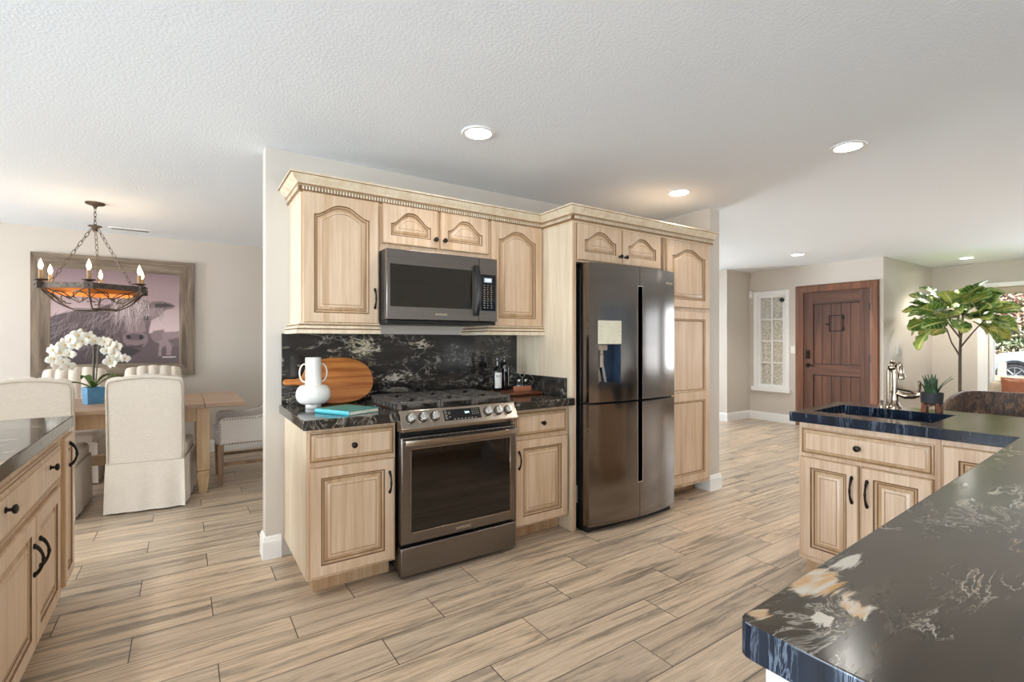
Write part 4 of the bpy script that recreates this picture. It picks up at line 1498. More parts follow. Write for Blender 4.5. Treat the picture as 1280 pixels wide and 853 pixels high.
b = B(); b.box(-.062, .062, -.026, .026, 0, .010); b.box(-.062, -.055, -.026, .026, .010, .036); b.box(.055, .062, -.026, .026, .010, .036); b.box(-.055, .055, -.026, -.019, .010, .036); b.box(-.055, .055, .019, .026, .010, .036)
b.build('tray', 'caddy_wood', cd, bevel=.002)
b = B(); b.tube([(0, 0, .010), (0, 0, .098)] + [(.021 * sin(a), 0, .120 - .022 * cos(a)) for a in [2 * pi * k / 18 for k in range(1, 18)]] + [(0, 0, .100)], .0026, 8); b.build('loop_handle', 'lid_steel', cd)
for x_, cont, lab in ((-.030, 'salt', 'glass shaker on the left side of the wooden caddy'), (.030, 'pepper', 'glass shaker on the right side of the wooden caddy')):
    s_ = thing('shaker', (2.055 + x_, 2.935, .947), lab, 'shaker', 'salt and pepper shakers')
    b = B(); b.lathe([(.0001, 0), (.0165, 0), (.0175, .004), (.0175, .042), (.014, .050), (.013, .056)], (0, 0, 0), 20); b.build('jar', 'jar_glass', s_)
    b = B(); b.lathe([(.0001, .002), (.0155, .002), (.0155, .030), (.0001, .031)], (0, 0, 0), 16); b.build('spice', cont, s_)
    b = B(); b.lathe([(.0155, .054), (.0160, .056), (.0160, .070), (.013, .074), (.0001, .075)], (0, 0, 0), 20); b.build('lid', 'lid_steel', s_)

# --- faucet and plant at the sink
fc = thing('faucet', (3.415, 1.125, .915), 'polished nickel bridge faucet with a side lever behind the sink', 'faucet')
b = B(); b.lathe([(.034, 0), (.034, .006), (.028, .012), (.020, .032), (.0175, .055), (.0175, .085), (.021, .088), (.021, .094), (.0165, .098), (.0160, .200), (.019, .203), (.019, .208), (.0155, .211), (.0155, .228)], (0, 0, 0), 22); b.build('column', 'nickel', fc)
b = B(); b.sphere((0, .012, .232), (.026, .026, .026), 18, 12); b.lathe([(.010, 0), (.013, .012), (.006, .02), (.0001, .021)], (0, .012, .254), 12); b.build('spout_hub', 'nickel', fc)
b = B()
pts = [(-.0, 0, .226)] + [(-.062 + .062 * cos(a), -.035 * (1 - cos(a)), .226 + .036 * sin(a)) for a in [pi * k / 12 for k in range(1, 13)]] + [(-.124, -.070, .205)]
b.tube(pts, .0115, 12); b.lathe([(.013, 0), (.018, -.012), (.018, -.028), (.012, -.034)], (-.124, -.070, .207), 16); b.build('spout', 'nickel', fc)
b = B(); b.tube([(-.01, .030, .0), (-.01, .030, .218)], .006, 10); b.lathe([(.014, 0), (.014, .01), (.008, .02)], (-.01, .030, 0), 14); b.build('side_rod', 'nickel', fc)
b = B()
b.tube([(0, -.012, .085), (0, -.050, .072), (-.005, -.09, .075), (-.008, -.118, .085), (-.008, -.135, .082)], [.014, .019, .017, .012, .009], 12)
b.tube([(0, -.014, .115), (0, -.045, .108), (-.004, -.08, .103), (-.008, -.105, .088)], [.010, .010, .009, .008], 10); b.build('bridge', 'nickel', fc)
b = B(); b.tube([(-.006, -.112, .072), (-.004, -.114, .094), (0, -.116, .150)], [.006, .007, .011], 10); b.sphere((0, -.116, .152), .0105, 10, 6); b.build('lever', 'nickel', fc)
b = B(); b.lathe([(.013, 0), (.013, .006), (.008, .012), (.008, .030), (.012, .034), (.0001, .04)], (-.005, .062, 0), 14); b.build('air_switch', 'nickel', fc)

sp = thing('potted_plant', (3.36, .940, .915), 'small snake plant in a charcoal pot on a wooden stand beside the faucet', 'plant')
b = B()
for k in range(4):
    a = pi / 4 + pi / 2 * k
    c_, s_ = cos(a), sin(a)
    b.prism([(c_ * .052 - s_ * .007, s_ * .052 + c_ * .007, 0), (c_ * .052 + s_ * .007, s_ * .052 - c_ * .007, 0), (c_ * .046 + s_ * .007, s_ * .046 - c_ * .007, .062), (c_ * .046 - s_ * .007, s_ * .046 + c_ * .007, .062)], (-c_ * .014, -s_ * .014, 0))
b.box(-.045, .045, -.006, .006, .034, .046); b.box(-.006, .006, -.045, .045, .0341, .0459); b.build('stand', 'stand_wood', sp, bevel=.002)
b = B(); b.lathe([(.0001, .046), (.042, .046), (.047, .050), (.050, .106), (.047, .107), (.046, .096), (.0001, .096)], (0, 0, 0), 26); b.build('pot', 'dark_pot', sp)
b = B(); b.lathe([(.0461, .097), (.03, .100), (.0001, .101)], (0, 0, 0), 18); b.build('soil', 'soil', sp)
b = B()
rng = random.Random(3)
for k in range(13):
    a = 2 * pi * k / 13 + rng.uniform(-.2, .2)
    r0 = rng.uniform(.004, .026)
    hh = rng.uniform(.055, .115) * (1.15 - r0 * 12)
    lean = rng.uniform(.1, .55) * (r0 / .02)
    w_ = rng.uniform(.015, .021)
    lp = []
    for q in range(7):
        s = q / 6
        cx_, cy_ = cos(a) * (r0 + lean * hh * s * s), sin(a) * (r0 + lean * hh * s * s)
        ww = w_ * (1 - s ** 2.2) + .0005
        tx, ty = -sin(a), cos(a)
        lp.append([(cx_ - tx * ww, cy_ - ty * ww, .095 + hh * s), (cx_ + cos(a) * .003, cy_ + sin(a) * .003, .095 + hh * s), (cx_ + tx * ww, cy_ + ty * ww, .095 + hh * s), (cx_ - cos(a) * .002, cy_ - sin(a) * .002, .095 + hh * s)])
    b.loft(lp, True, True, True)
b.build('leaves', 'snake_leaf', sp)

# ------------------------------------------------------------------ dining end
TX0, TX1, TY0, TY1 = -1.75, .448, 4.87, 5.95
tb = thing('dining_table', ((TX0 + TX1) / 2, (TY0 + TY1) / 2, 0), 'light oak dining table with square tapered legs', 'table')
hx, hy = (TX1 - TX0) / 2, (TY1 - TY0) / 2
b = B(); b.box(-hx + .30, hx - .30, -hy, hy, .735, .77); b.build('tabletop', 'table_wood', tb, bevel=.004)
for s in (-1, 1):
    b = B(); b.box(s * (hx - .297), s * hx, -hy, hy, .735, .77); b.build('extension_leaf', 'table_wood', tb, bevel=.004)
b = B()
lx, ly = hx - .31, hy - .10
b.box(-lx, lx, -ly - .012, -ly + .012, .615, .735); b.box(-lx, lx, ly - .012, ly + .012, .615, .735)
b.box(-lx - .012, -lx + .012, -ly, ly, .615, .735); b.box(lx - .012, lx + .012, -ly, ly, .615, .735)
b.build('apron', 'table_leg_wood', tb, bevel=.002)
b = B(); b.box(-lx, lx, -.035, .035, .25, .33); b.box(-lx - .02, -lx + .02, -ly, ly, .25, .33); b.box(lx - .02, lx + .02, -ly, ly, .25, .33)
b.build('stretcher', 'table_leg_wood', tb, bevel=.003)
for sx in (-1, 1):
    for sy in (-1, 1):
        b = B()
        def sq(r, z): return [(sx * lx - r, sy * ly - r, z), (sx * lx + r, sy * ly - r, z), (sx * lx + r, sy * ly + r, z), (sx * lx - r, sy * ly + r, z)]
        b.loft([sq(.028, 0), sq(.046, .155), sq(.046, .180), sq(.040, .186), sq(.040, .194), sq(.047, .200), sq(.047, .735)], True, True, True)
        b.build('leg', 'table_leg_wood', tb, bevel=.002)

# skirted parsons chair: local frame has the back's rear face at y=0 facing -y, the seat towards +y
def make_chair(name, label, group, loc, rz):
    t_ = thing(name, loc, label, 'chair', group, rz)
    W2 = .243
    # back: camel top, slight recline, scalloped channels on the inside face
    b = B()
    nx_ = 40
    loops = []
    zlist = [.36, .45, .60, .75, .88, .96, 1.0]
    def topz(x): return 1.005 + .036 * cos(pi / 2 * min(1, abs(x) / W2)) ** .7 - (.02 if abs(x) > W2 - .012 else 0)
    def rec(z): return -.07 * max(0, (z - .45)) ** 1.2
    cols = []
    for i in range(nx_ + 1):
        x = -W2 + 2 * W2 * i / nx_
        sc = abs(sin(pi * (x + W2) / (2 * W2) * 5)) ** .6
        col_b, col_f = [], []
        edge_ = 1 - (abs(x) / W2) ** 8
        for q in range(12):
            z = .36 + (topz(x) - .36) * q / 11
            th = .095 - .02 * (q / 11)
            if q == 11: th *= .55
            bul = .022 * sc * (0.3 + .7 * (1 if q > 2 else 0)) * edge_
            col_b.append((x, rec(z) + (.012 if q == 11 else 0) + .012 * (1 - edge_), z))
            col_f.append((x, rec(z) + th + bul - .018 * (1 - edge_), z - (.004 if q == 11 else 0) + (.012 * sc if q == 11 else 0)))
        cols.append(col_b + col_f[::-1])
    b.loft(cols, True, True, True)
    b.build('backrest', 'linen', t_, smooth=50)
    b = B()
    pts = [(-W2 + .012, rec(.37) + .002, .37)] + [(-W2 + .012, rec(z) + .002, z) for z in (.6, .8, .96)] + [(x, rec(1.0) - .001, topz(x) - .022) for x in [-W2 + .022 + (2 * W2 - .044) * k / 20 for k in range(21)]] + [(W2 - .012, rec(z) + .002, z) for z in (.96, .8, .6, .37)]
    b.tube(pts, .0045, 6); b.build('piping', 'tuft_seam', t_)
    b = B(); b.box(-W2 + .006, W2 - .006, .07, .60, .355, .475); b.build('seat', 'linen', t_, bevel=.03, seg=3)
    # skirt with kick pleats
    b = B()
    def ring(e, z, wob):
        pts = []
        base = [(-W2, 0.0), (W2, 0.0), (W2, .60), (-W2, .60)]
        n = 14
        for k in range(4):
            p, q = Vector(base[k]), Vector(base[(k + 1) % 4])
            d_ = (q - p).normalized(); nn = Vector((d_.y, -d_.x))
            for j in range(n):
                s = j / n
                o_ = e
                ff = wob * (.010 * sin(3.1 * s * 2 * pi + k))
                crn = min(s, 1 - s)
                if j in (1, n - 1): o_ = e - .014 * wob
                pt = p + (q - p) * s + nn * (o_ + ff * .5)
                if j == 0:
                    m = (Vector((p.x, p.y)) - Vector((0, .3))).normalized()
                    pt = p + m * (e * 1.2 + .006 * wob)
                pts.append((pt.x, pt.y, z))
        return pts
    b.loft([ring(.0015, .385, 0), ring(.003, .375, 0), ring(.004, .30, .5), ring(.007, .14, .9), ring(.010, .012, 1.1)], True)
    b.loft([ring(.010, .012, 1.1), ring(.005, .012, 1.1), ring(-.004, .30, .5)], True)
    b.build('skirt', 'linen', t_, smooth=50)
    b = B(); b.tube([(-W2 - .002, -.003, .380), (W2 + .002, -.003, .380), (W2 + .003, .60, .380), (-W2 - .003, .60, .380)], .004, 6, True); b.build('skirt_seam', 'tuft_seam', t_)
    for sx in (-1, 1):
        for yy in (.06, .55):
            b = B(); b.box(sx * .19 - .02, sx * .19 + .02, yy - .02, yy + .02, 0, .36); b.build('leg', 'walnut', t_)
    return t_
GC = 'skirted linen dining chairs'
ch = make_chair('dining_chair', 'cream linen skirted dining chair in full view, its back to the kitchen', GC, (-.240, 4.665, 0), radians(-7.6))
for (x, y, rz, lab) in ((-.900, 4.690, radians(-2), 'cream linen skirted dining chair partly hidden by the cream cabinet at the left edge'),
                        (-.262, 6.40, pi + .02, 'tufted cream dining chair across the table, right of the orchid'),
                        (-.885, 6.40, pi - .02, 'tufted cream dining chair across the table, behind the orchid')):
    c = copy_tree(ch)
    c.location = (x, y, 0); c.rotation_euler = (0, 0, rz); c['label'] = lab

# host armchair at the right end, facing -X
ac = thing('armchair', (.86, 5.36, 0), 'grey linen armchair with nailhead trim at the right end of the table', 'chair', rz=pi / 2)
b = B()
W2 = .29
for s in (-1, 1): pass
cols = []
def at_(z): return 1.06 if False else z
for i in range(21):
    x = -W2 + 2 * W2 * i / 20
    tz = 1.045 + .02 * cos(pi * x / (2 * W2)) - .05 * (abs(x) / W2) ** 6
    cols.append([(x, .02 - .10 * (z - .5) * (z > .5) + .03 * (abs(x) / W2) ** 3, z) for z in (.36, .5, .7, .9, tz)] + [(x, .12 - .10 * (z - .5) * (z > .5) + .03 * (abs(x) / W2) ** 3 - (.02 if z > 1 else 0), z) for z in (tz, .9, .7, .5, .36)])
b.loft(cols, True, True, True); b.build('backrest', 'linen_grey', ac, smooth=50)
for s in (-1, 1):
    b = B()
    pts = [(0.02, .365), (.60, .365), (.60, .56), (.585, .600), (.56, .612), (.30, .605), (.20, .63), (.13, .70), (.08, .84), (.03, .90), (-.01, .86), (.0, .5)]
    b.prism([(s * W2, y, z) for y, z in pts], (-s * .075, 0, 0)); a_ = b.build('arm', 'linen_grey', ac, bevel=.012, seg=3)
    b = B()
    nh = [(.59, .375 + .0225 * k) for k in range(9)] + [(.56 - .0225 * k, .594) for k in range(12)] + [(.30 - .02 * k, .594 + .0022 * k * k) for k in range(1, 8)] + [(.585 - .0225 * k, .378) for k in range(24)]
    for y, z in nh: b.sphere((s * (W2 + .001), y, z), (.004, .0075, .0075), 8, 5)
    b.build('stud', 'nailhead', a_)
    for yy, nm in ((.585, 0), (.06, 1)):
        b = B()
        def sq(r, z, dy=0): return [(s * (W2 - .045) - r, yy + dy - r, z), (s * (W2 - .045) + r, yy + dy - r, z), (s * (W2 - .045) + r, yy + dy + r, z), (s * (W2 - .045) - r, yy + dy + r, z)]
        b.loft([sq(.016, 0, -.03 if nm else .0), sq(.026, .365)], True, True, True); b.build('leg', 'chair_leg_wood', ac, bevel=.003)
b = B(); b.box(-W2 + .075, W2 - .075, .08, .63, .355, .50); b.build('seat', 'linen_grey', ac, bevel=.035, seg=3)
for s in (-1, 1):
    b = B(); b.box(s * .235, s * .255, .07, .58, .17, .20); b.build('stretcher', 'chair_leg_wood', ac, bevel=.002)

# orchid
og = thing('potted_orchid', (-.636, 5.42, .770), 'white orchid in a square blue pot on the dining table', 'plant')
b = B()
def sqr(r, z): return [(-r, -r, z), (r, -r, z), (r, r, z), (-r, r, z)]
b.loft([sqr(.055, 0), sqr(.062, .14), sqr(.056, .14), sqr(.055, .115)], True, True, True); b.xf(Matrix.Rotation(radians(25), 4, 'Z')); b.build('pot', 'blue_pot', og, bevel=.003)
b = B(); b.sphere((0, 0, .115), (.045, .045, .02), 12, 6); b.build('moss', 'soil', og)
b = B()
rng = random.Random(11)
for a, L, up in ((pi + .3, .20, .05), (.1, .23, .085), (-1.3, .12, .06), (2.2, .16, .09), (-.35, .17, .10)):
    lp = []
    for q in range(9):
        s = q / 8
        r_ = L * s
        z = .125 + up * sin(pi * s * .75) * 1.2
        w_ = .030 * sin(pi * min(1, s * .92 + .05)) ** .7 + .001
        dx, dy = cos(a), sin(a)
        lp.append([(dx * r_ - dy * w_, dy * r_ + dx * w_, z + .010), (dx * r_, dy * r_, z), (dx * r_ + dy * w_, dy * r_ - dx * w_, z + .010), (dx * r_, dy * r_, z - .003)])
    b.loft(lp, True, True, True)
b.build('leaves', 'orchid_leaf', og, smooth=60)
stems = [[(-.005, 0, .12), (.0, -.01, .30), (.005, -.02, .48), (-.02, -.03, .585), (-.07, -.035, .635), (-.125, -.035, .60), (-.165, -.035, .52), (-.19, -.03, .43)],
         [(.012, .005, .12), (.024, .0, .30), (.03, -.005, .46), (.05, -.01, .55), (.095, -.015, .575), (.14, -.02, .52), (.165, -.02, .43)]]
for st_ in stems:
    b = B(); b.tube(st_, .0055, 8); b.build('stem', 'orchid_stem', og)
b = B(); b.tube([(.004, .004, .11), (.010, .0, .50)], .004, 6); b.build('stake', 'dark_bronze', og)
def flower(c, size, yaw, pitch, roll=0.0):
    b = B()
    M0 = Matrix.Translation(c) @ Matrix.Rotation(yaw, 4, 'Z') @ Matrix.Rotation(pitch, 4, 'X') @ Matrix.Rotation(roll, 4, 'Y')
    for a, L, w_ in ((0, 1.0, .88), (pi, 1.0, .88), (pi / 2, .92, .50), (-pi * .30, .9, .46), (-pi * .70, .9, .46)):
        n = 7
        top, bot = [], []
        grid = []
        for q in range(n):
            s = q / (n - 1)
            ww = size * w_ * .62 * sin(pi * min(1, .10 + s * .86)) ** .75
            if q == n - 1: ww = size * .06
            row_ = []
            for e in (-1, -.5, 0, .5, 1):
                r_ = size * L * s
                x, z = cos(a) * r_ - sin(a) * ww * e, sin(a) * r_ + cos(a) * ww * e
                y = -.20 * size * sin(s * pi * .8) + .16 * size * e * e * s - (.004 if w_ > .8 else 0)
                row_.append((x, y, z))
            grid.append(row_)
        b.loft(grid, False, mats=[0] * n)
    b.sphere((0, -.16 * size, -.06 * size), (.13 * size, .16 * size, .20 * size), 8, 6, 1)
    b.xf(M0)
    return b
rng = random.Random(5)
fl = [(-.075, -.06, .62, .052), (-.02, -.06, .605, .050), (-.115, -.06, .585, .050), (-.155, -.06, .545, .050), (-.095, -.07, .535, .046), (-.175, -.055, .475, .050), (-.125, -.065, .47, .046),
      (-.215, -.05, .50, .046), (-.215, -.05, .425, .048), (-.165, -.06, .40, .044), (-.135, -.055, .365, .046), (-.19, -.05, .37, .044), (-.05, -.065, .575, .048), (.015, -.06, .575, .046),
      (.07, -.05, .565, .046), (.105, -.05, .54, .048), (.145, -.045, .525, .048), (.085, -.055, .49, .044), (.13, -.05, .465, .046), (.155, -.045, .43, .044), (.10, -.05, .405, .046), (.19, -.045, .42, .040), (.12, -.05, .375, .040)]
for (x, y, z, s) in fl:
    fb = flower((x * 1.12, y, z - .04), s * 1.15, rng.uniform(-.7, .5), rng.uniform(-.35, .25), rng.uniform(-.4, .4))
    fb.build('flower', ['orchid_petal', 'orchid_lip'], og, smooth=70)

# --- framed print
pc = thing('framed_picture', (-.582, 6.75, .915), 'large mauve photograph of a shaggy cow in a weathered barnwood frame', 'picture')
PW, PH, FB = 1.37, 1.277, .145
b = B()
def frame_side(p0, p1, p2, p3):
    """plank from outer edge p0-p1 to inner edge p2-p3 (x,z) with a slight slope to the inside"""
    b = B()
    out = [(p0[0], -.002, p0[1]), (p1[0], -.002, p1[1]), (p2[0], -.002, p2[1]), (p3[0], -.002, p3[1])]
    fro = [(p0[0], -.045, p0[1]), (p1[0], -.045, p1[1]), (p2[0], -.034, p2[1]), (p3[0], -.034, p3[1])]
    b.loft([out, fro], True, True, True)
    return b
w2, hI = PW / 2, PH
frame_side((-w2, 0), (w2, 0), (w2 - FB, FB), (-w2 + FB, FB)).build('frame', 'barn_wood', pc, bevel=.003)
frame_side((-w2, PH), (w2, PH), (w2 - FB, PH - FB), (-w2 + FB, PH - FB)).build('frame', 'barn_wood', pc, bevel=.003)
frame_side((-w2, 0), (-w2, PH), (-w2 + FB, PH - FB), (-w2 + FB, FB)).build('frame', 'barn_wood_upright', pc, bevel=.003)
frame_side((w2, 0), (w2, PH), (w2 - FB, PH - FB), (w2 - FB, FB)).build('frame', 'barn_wood_upright', pc, bevel=.003)
b = B()
rng = random.Random(2)
for k in range(22):
    zz = .06 + (PH - .12) * k / 21 + rng.uniform(-.02, .02)
    xx = w2 - .03 - (FB - .06) * (k % 3) / 2
    b.lathe([(.0045, -.041), (.0045, -.0385), (.0001, -.0465)], (xx, 0, zz), 8, 'y')
b.build('nail_heads', 'rusted_iron', pc)
# paint the photograph on a fine grid
GW, GH = 230, 210
uu, vv_ = np.meshgrid((np.arange(GW) + .5) / GW, (np.arange(GH) + .5) / GH)
img = np.zeros((GH, GW, 3))
def L3(*c): return np.array(lin(c))
k_ = np.clip((vv_ - .32) / .68, 0, 1)[..., None]
img[:] = L3(214, 190, 192) * (1 - k_) + L3(128, 104, 110) * k_
band = np.exp(-((vv_ - .80 + .1 * uu) / .10) ** 2)[..., None]
img = img * (1 - .45 * band) + L3(150, 124, 130) * .45 * band
low = np.clip((.34 - vv_) / .02, 0, 1)[..., None]
img = img * (1 - low) + L3(98, 82, 86) * low
rs_ = np.random.RandomState(4)
def inpoly(poly):
    inside = np.zeros(uu.shape, bool)
    n = len(poly)
    for i in range(n):
        x0, y0 = poly[i]; x1, y1 = poly[(i + 1) % n]
        if y0 == y1: continue
        cr_ = ((y0 > vv_) != (y1 > vv_)) & (uu < (x1 - x0) * (vv_ - y0) / (y1 - y0) + x0)
        inside ^= cr_
    return inside
def soft(mask, it=2):
    m = mask.astype(float)
    for _ in range(it):
        p_ = np.pad(m, 1, 'edge')
        m = (p_[1:-1, 1:-1] * 2 + p_[:-2, 1:-1] + p_[2:, 1:-1] + p_[1:-1, :-2] + p_[1:-1, 2:]) / 6
    return m
def fill(poly, c, it=2, a=1.0):
    global img
    m = (soft(inpoly([((x - 150) / 578, (775 - y) / 440) for x, y in poly]), it) * a)[..., None]
    img = img * (1 - m) + L3(*c) * m
def stroke(p0, p1, c, w=1.2, a=.6, bend=0.0):
    global img
    p0 = np.array([(p0[0] - 150) / 578, (775 - p0[1]) / 440]); p1 = np.array([(p1[0] - 150) / 578, (775 - p1[1]) / 440])
    n = 40
    for i in range(n):
        s = i / (n - 1)
        q = p0 * (1 - s) + p1 * s + np.array([bend * sin(pi * s), 0])
        x, y = int(q[0] * GW), int(q[1] * GH)
        if 0 <= x < GW and 0 <= y < GH:
            aa = a * (1 - .5 * s)
            for dx in range(int(w + .5)):
                if x + dx < GW: img[y, x + dx] = img[y, x + dx] * (1 - aa) + L3(*c) * aa
# calf
fill([(586, 640), (600, 618), (640, 616), (660, 622), (728, 618), (728, 690), (690, 690), (684, 738), (664, 738), (660, 690), (640, 700), (636, 742), (622, 740), (628, 680), (600, 664)], (150, 128, 132), 2)
fill([(588, 632), (606, 616), (640, 612), (652, 606), (646, 628), (640, 660), (612, 672), (594, 660)], (132, 112, 116), 2)
fill([(728, 650), (728, 700), (690, 688), (668, 660)], (110, 92, 96), 3)
# body and shoulder
fill([(148, 560), (190, 545), (250, 528), (320, 520), (380, 500), (440, 480), (500, 470), (545, 600), (560, 690), (540, 715), (470, 720), (420, 778), (148, 778)], (92, 76, 80), 3)
fill([(148, 650), (230, 610), (330, 600), (420, 650), (450, 778), (148, 778)], (70, 57, 61), 8)
fill([(430, 700), (500, 690), (540, 715), (500, 740), (470, 778), (400, 778)], (58, 47, 51), 4)
for k in range(420):
    x = rs_.uniform(150, 440); y = rs_.uniform(522, 700)
    c_ = (168, 148, 150) if rs_.rand() < .45 else (58, 47, 51)
    stroke((x, y), (x - rs_.uniform(0, 70), y + rs_.uniform(20, 70)), c_, 1.0, rs_.uniform(.15, .5), rs_.uniform(-.02, .02))
# far ear and horn-side ear
fill([(570, 500), (592, 474), (640, 470), (690, 482), (708, 494), (690, 506), (660, 512), (628, 545), (590, 566)], (120, 101, 104), 1)
fill([(604, 484), (660, 480), (702, 493), (660, 500), (612, 504)], (58, 47, 51), 1)
# head: broad forehead narrowing to the muzzle at the lower right
fill([(440, 470), (520, 458), (580, 474), (596, 520), (590, 566), (580, 610), (576, 656), (562, 690), (530, 702), (490, 694), (462, 668), (452, 630), (440, 580), (420, 530)], (104, 86, 90), 2)
fill([(500, 560), (556, 566), (566, 620), (520, 636), (478, 628), (486, 590)], (140, 119, 122), 5)
fill([(458, 640), (490, 622), (540, 622), (572, 640), (574, 668), (556, 694), (520, 702), (484, 692), (462, 672)], (134, 113, 117), 2)
fill([(470, 640), (500, 630), (548, 634), (562, 650), (540, 664), (500, 664), (474, 658)], (98, 81, 86), 3)
fill([(474, 642), (488, 636), (496, 646), (490, 658), (478, 656)], (26, 20, 23), 1)
fill([(532, 640), (548, 638), (554, 650), (544, 662), (534, 656)], (26, 20, 23), 1)
fill([(480, 684), (520, 690), (556, 680), (540, 700), (500, 700)], (70, 57, 61), 2)
fill([(556, 548), (566, 541), (577, 550), (572, 566), (560, 564)], (22, 17, 20), 1)
fill([(552, 538), (572, 532), (584, 544), (566, 542)], (206, 190, 190), 1, .8)
# shaggy fringe over the face
for k in range(420):
    x = rs_.uniform(415, 575); y = rs_.uniform(455, 510)
    l_ = rs_.uniform(50, 150) * (1 - .5 * abs(x - 480) / 100)
    c_ = (214, 196, 196) if rs_.rand() < .42 else ((150, 130, 133) if rs_.rand() < .5 else (66, 54, 58))
    stroke((x, y), (x + rs_.uniform(-30, 16), y + l_), c_, 1.0, rs_.uniform(.3, .75), rs_.uniform(-.02, .02))
for k in range(60):
    x = rs_.uniform(580, 650); y = rs_.uniform(500, 530)
    stroke((x, y), (x + rs_.uniform(-16, 10), y + rs_.uniform(20, 60)), (160, 140, 143), 1.0, .4, .0)
# signature
for k in range(16): stroke((644 + k * 4, 748 - 4 * (k % 2)), (648 + k * 4, 744 + 4 * (k % 2)), (236, 228, 226), 1.0, .9 if k < 11 else .5)
img *= (1 + .05 * rs_.randn(GH, GW, 1))
img = np.clip(img, 0, 1)
pw, ph = PW - 2 * FB + .01, PH - 2 * FB + .01
gv_ = [(-pw / 2 + pw * i / GW, -.030, FB - .005 + ph * j / GH) for j in range(GH + 1) for i in range(GW + 1)]
gf_ = [(j * (GW + 1) + i, j * (GW + 1) + i + 1, (j + 1) * (GW + 1) + i + 1, (j + 1) * (GW + 1) + i) for j in range(GH) for i in range(GW)]
me = bpy.data.meshes.new('print')
me.from_pydata(gv_, [], gf_)
ca = me.color_attributes.new('paint', 'FLOAT_COLOR', 'CORNER')
colr = np.ones((GH * GW, 4, 4), np.float32)
colr[:, :, :3] = img.reshape(-1, 1, 3)
ca.data.foreach_set('color', colr.ravel())
me.materials.append(MAT['cow_print'])
o = bpy.data.objects.new('print', me); COL.objects.link(o); o.parent = pc

# --- chandelier
CC = (-.616, 5.351)
cl = thing('chandelier', (CC[0], CC[1], CEIL), 'rusted iron ring chandelier with lit candle bulbs hanging over the dining table', 'chandelier')
zr = 1.735 - CEIL
R_ = .37
base_a = atan2(-CC[1], -CC[0]) - radians(6)
hexp = [(R_ * cos(base_a + pi / 3 * k), R_ * sin(base_a + pi / 3 * k)) for k in range(6)]
b = B(); b.lathe([(.0001, -.0), (.066, -.0), (.068, -.006), (.060, -.014), (.030, -.020), (.012, -.034), (.010, -.048), (.0001, -.05)], (0, 0, 0), 28); b.build('canopy', 'rusted_iron', cl)
def chain(p, q, n, r=.0026):
    b = B()
    p, q = Vector(p), Vector(q)
    d_ = (q - p)
    L = d_.length / n
    d_.normalize()
    u_ = d_.orthogonal().normalized(); w_ = d_.cross(u_)
    for k in range(n):
        c_ = p + d_ * L * (k + .5)
        side = u_ if k % 2 else w_
        pts = []
        for j in range(12):
            a = 2 * pi * j / 12
            pts.append(tuple(c_ + d_ * (L * .62 * cos(a)) + side * (L * .24 * sin(a))))
        b.tube(pts, r, 5, True)
    return b
chain((0, 0, -.045), (0, 0, -.185), 4).build('chain', 'rusted_iron', cl)
b = B(); b.lathe([(.0001, -.176), (.010, -.178), (.012, -.186), (.046, -.192), (.046, -.198), (.022, -.206), (.014, -.222), (.018, -.235), (.008, -.246), (.0001, -.248)], (0, 0, 0), 22); b.build('hub', 'rusted_iron', cl)
for k in (1, 3, 5):
    a = base_a + pi / 3 * k
    q = (hexp[k][0] * .80, hexp[k][1] * .80, zr + .02)
    chain((.022 * cos(a), .022 * sin(a), -.215), q, 12).build('chain', 'rusted_iron', cl)
# ring of six flat bars
b = B()
def hexring(r, z): return [(r * cos(base_a + pi / 3 * k), r * sin(base_a + pi / 3 * k), z) for k in range(6)]
b.loft([hexring(R_, zr - .022), hexring(R_, zr + .022), hexring(R_ - .007, zr + .022), hexring(R_ - .007, zr - .022), hexring(R_, zr - .022)], True)
b.build('ring', 'rusted_iron', cl, smooth=0)
b = B()
for k in range(6):
    a = base_a + pi / 3 * k
    s0 = len(b.v)
    b.box(-.012, .016, -.028, .028, -.027, .027); b.sphere((.017, .0, .0), .008, 8, 6)
    b.xf(Matrix.Translation((hexp[k][0], hexp[k][1], zr)) @ Matrix.Rotation(a, 4, 'Z'), s0)
b.build('bracket', 'rusted_iron', cl, bevel=.002)
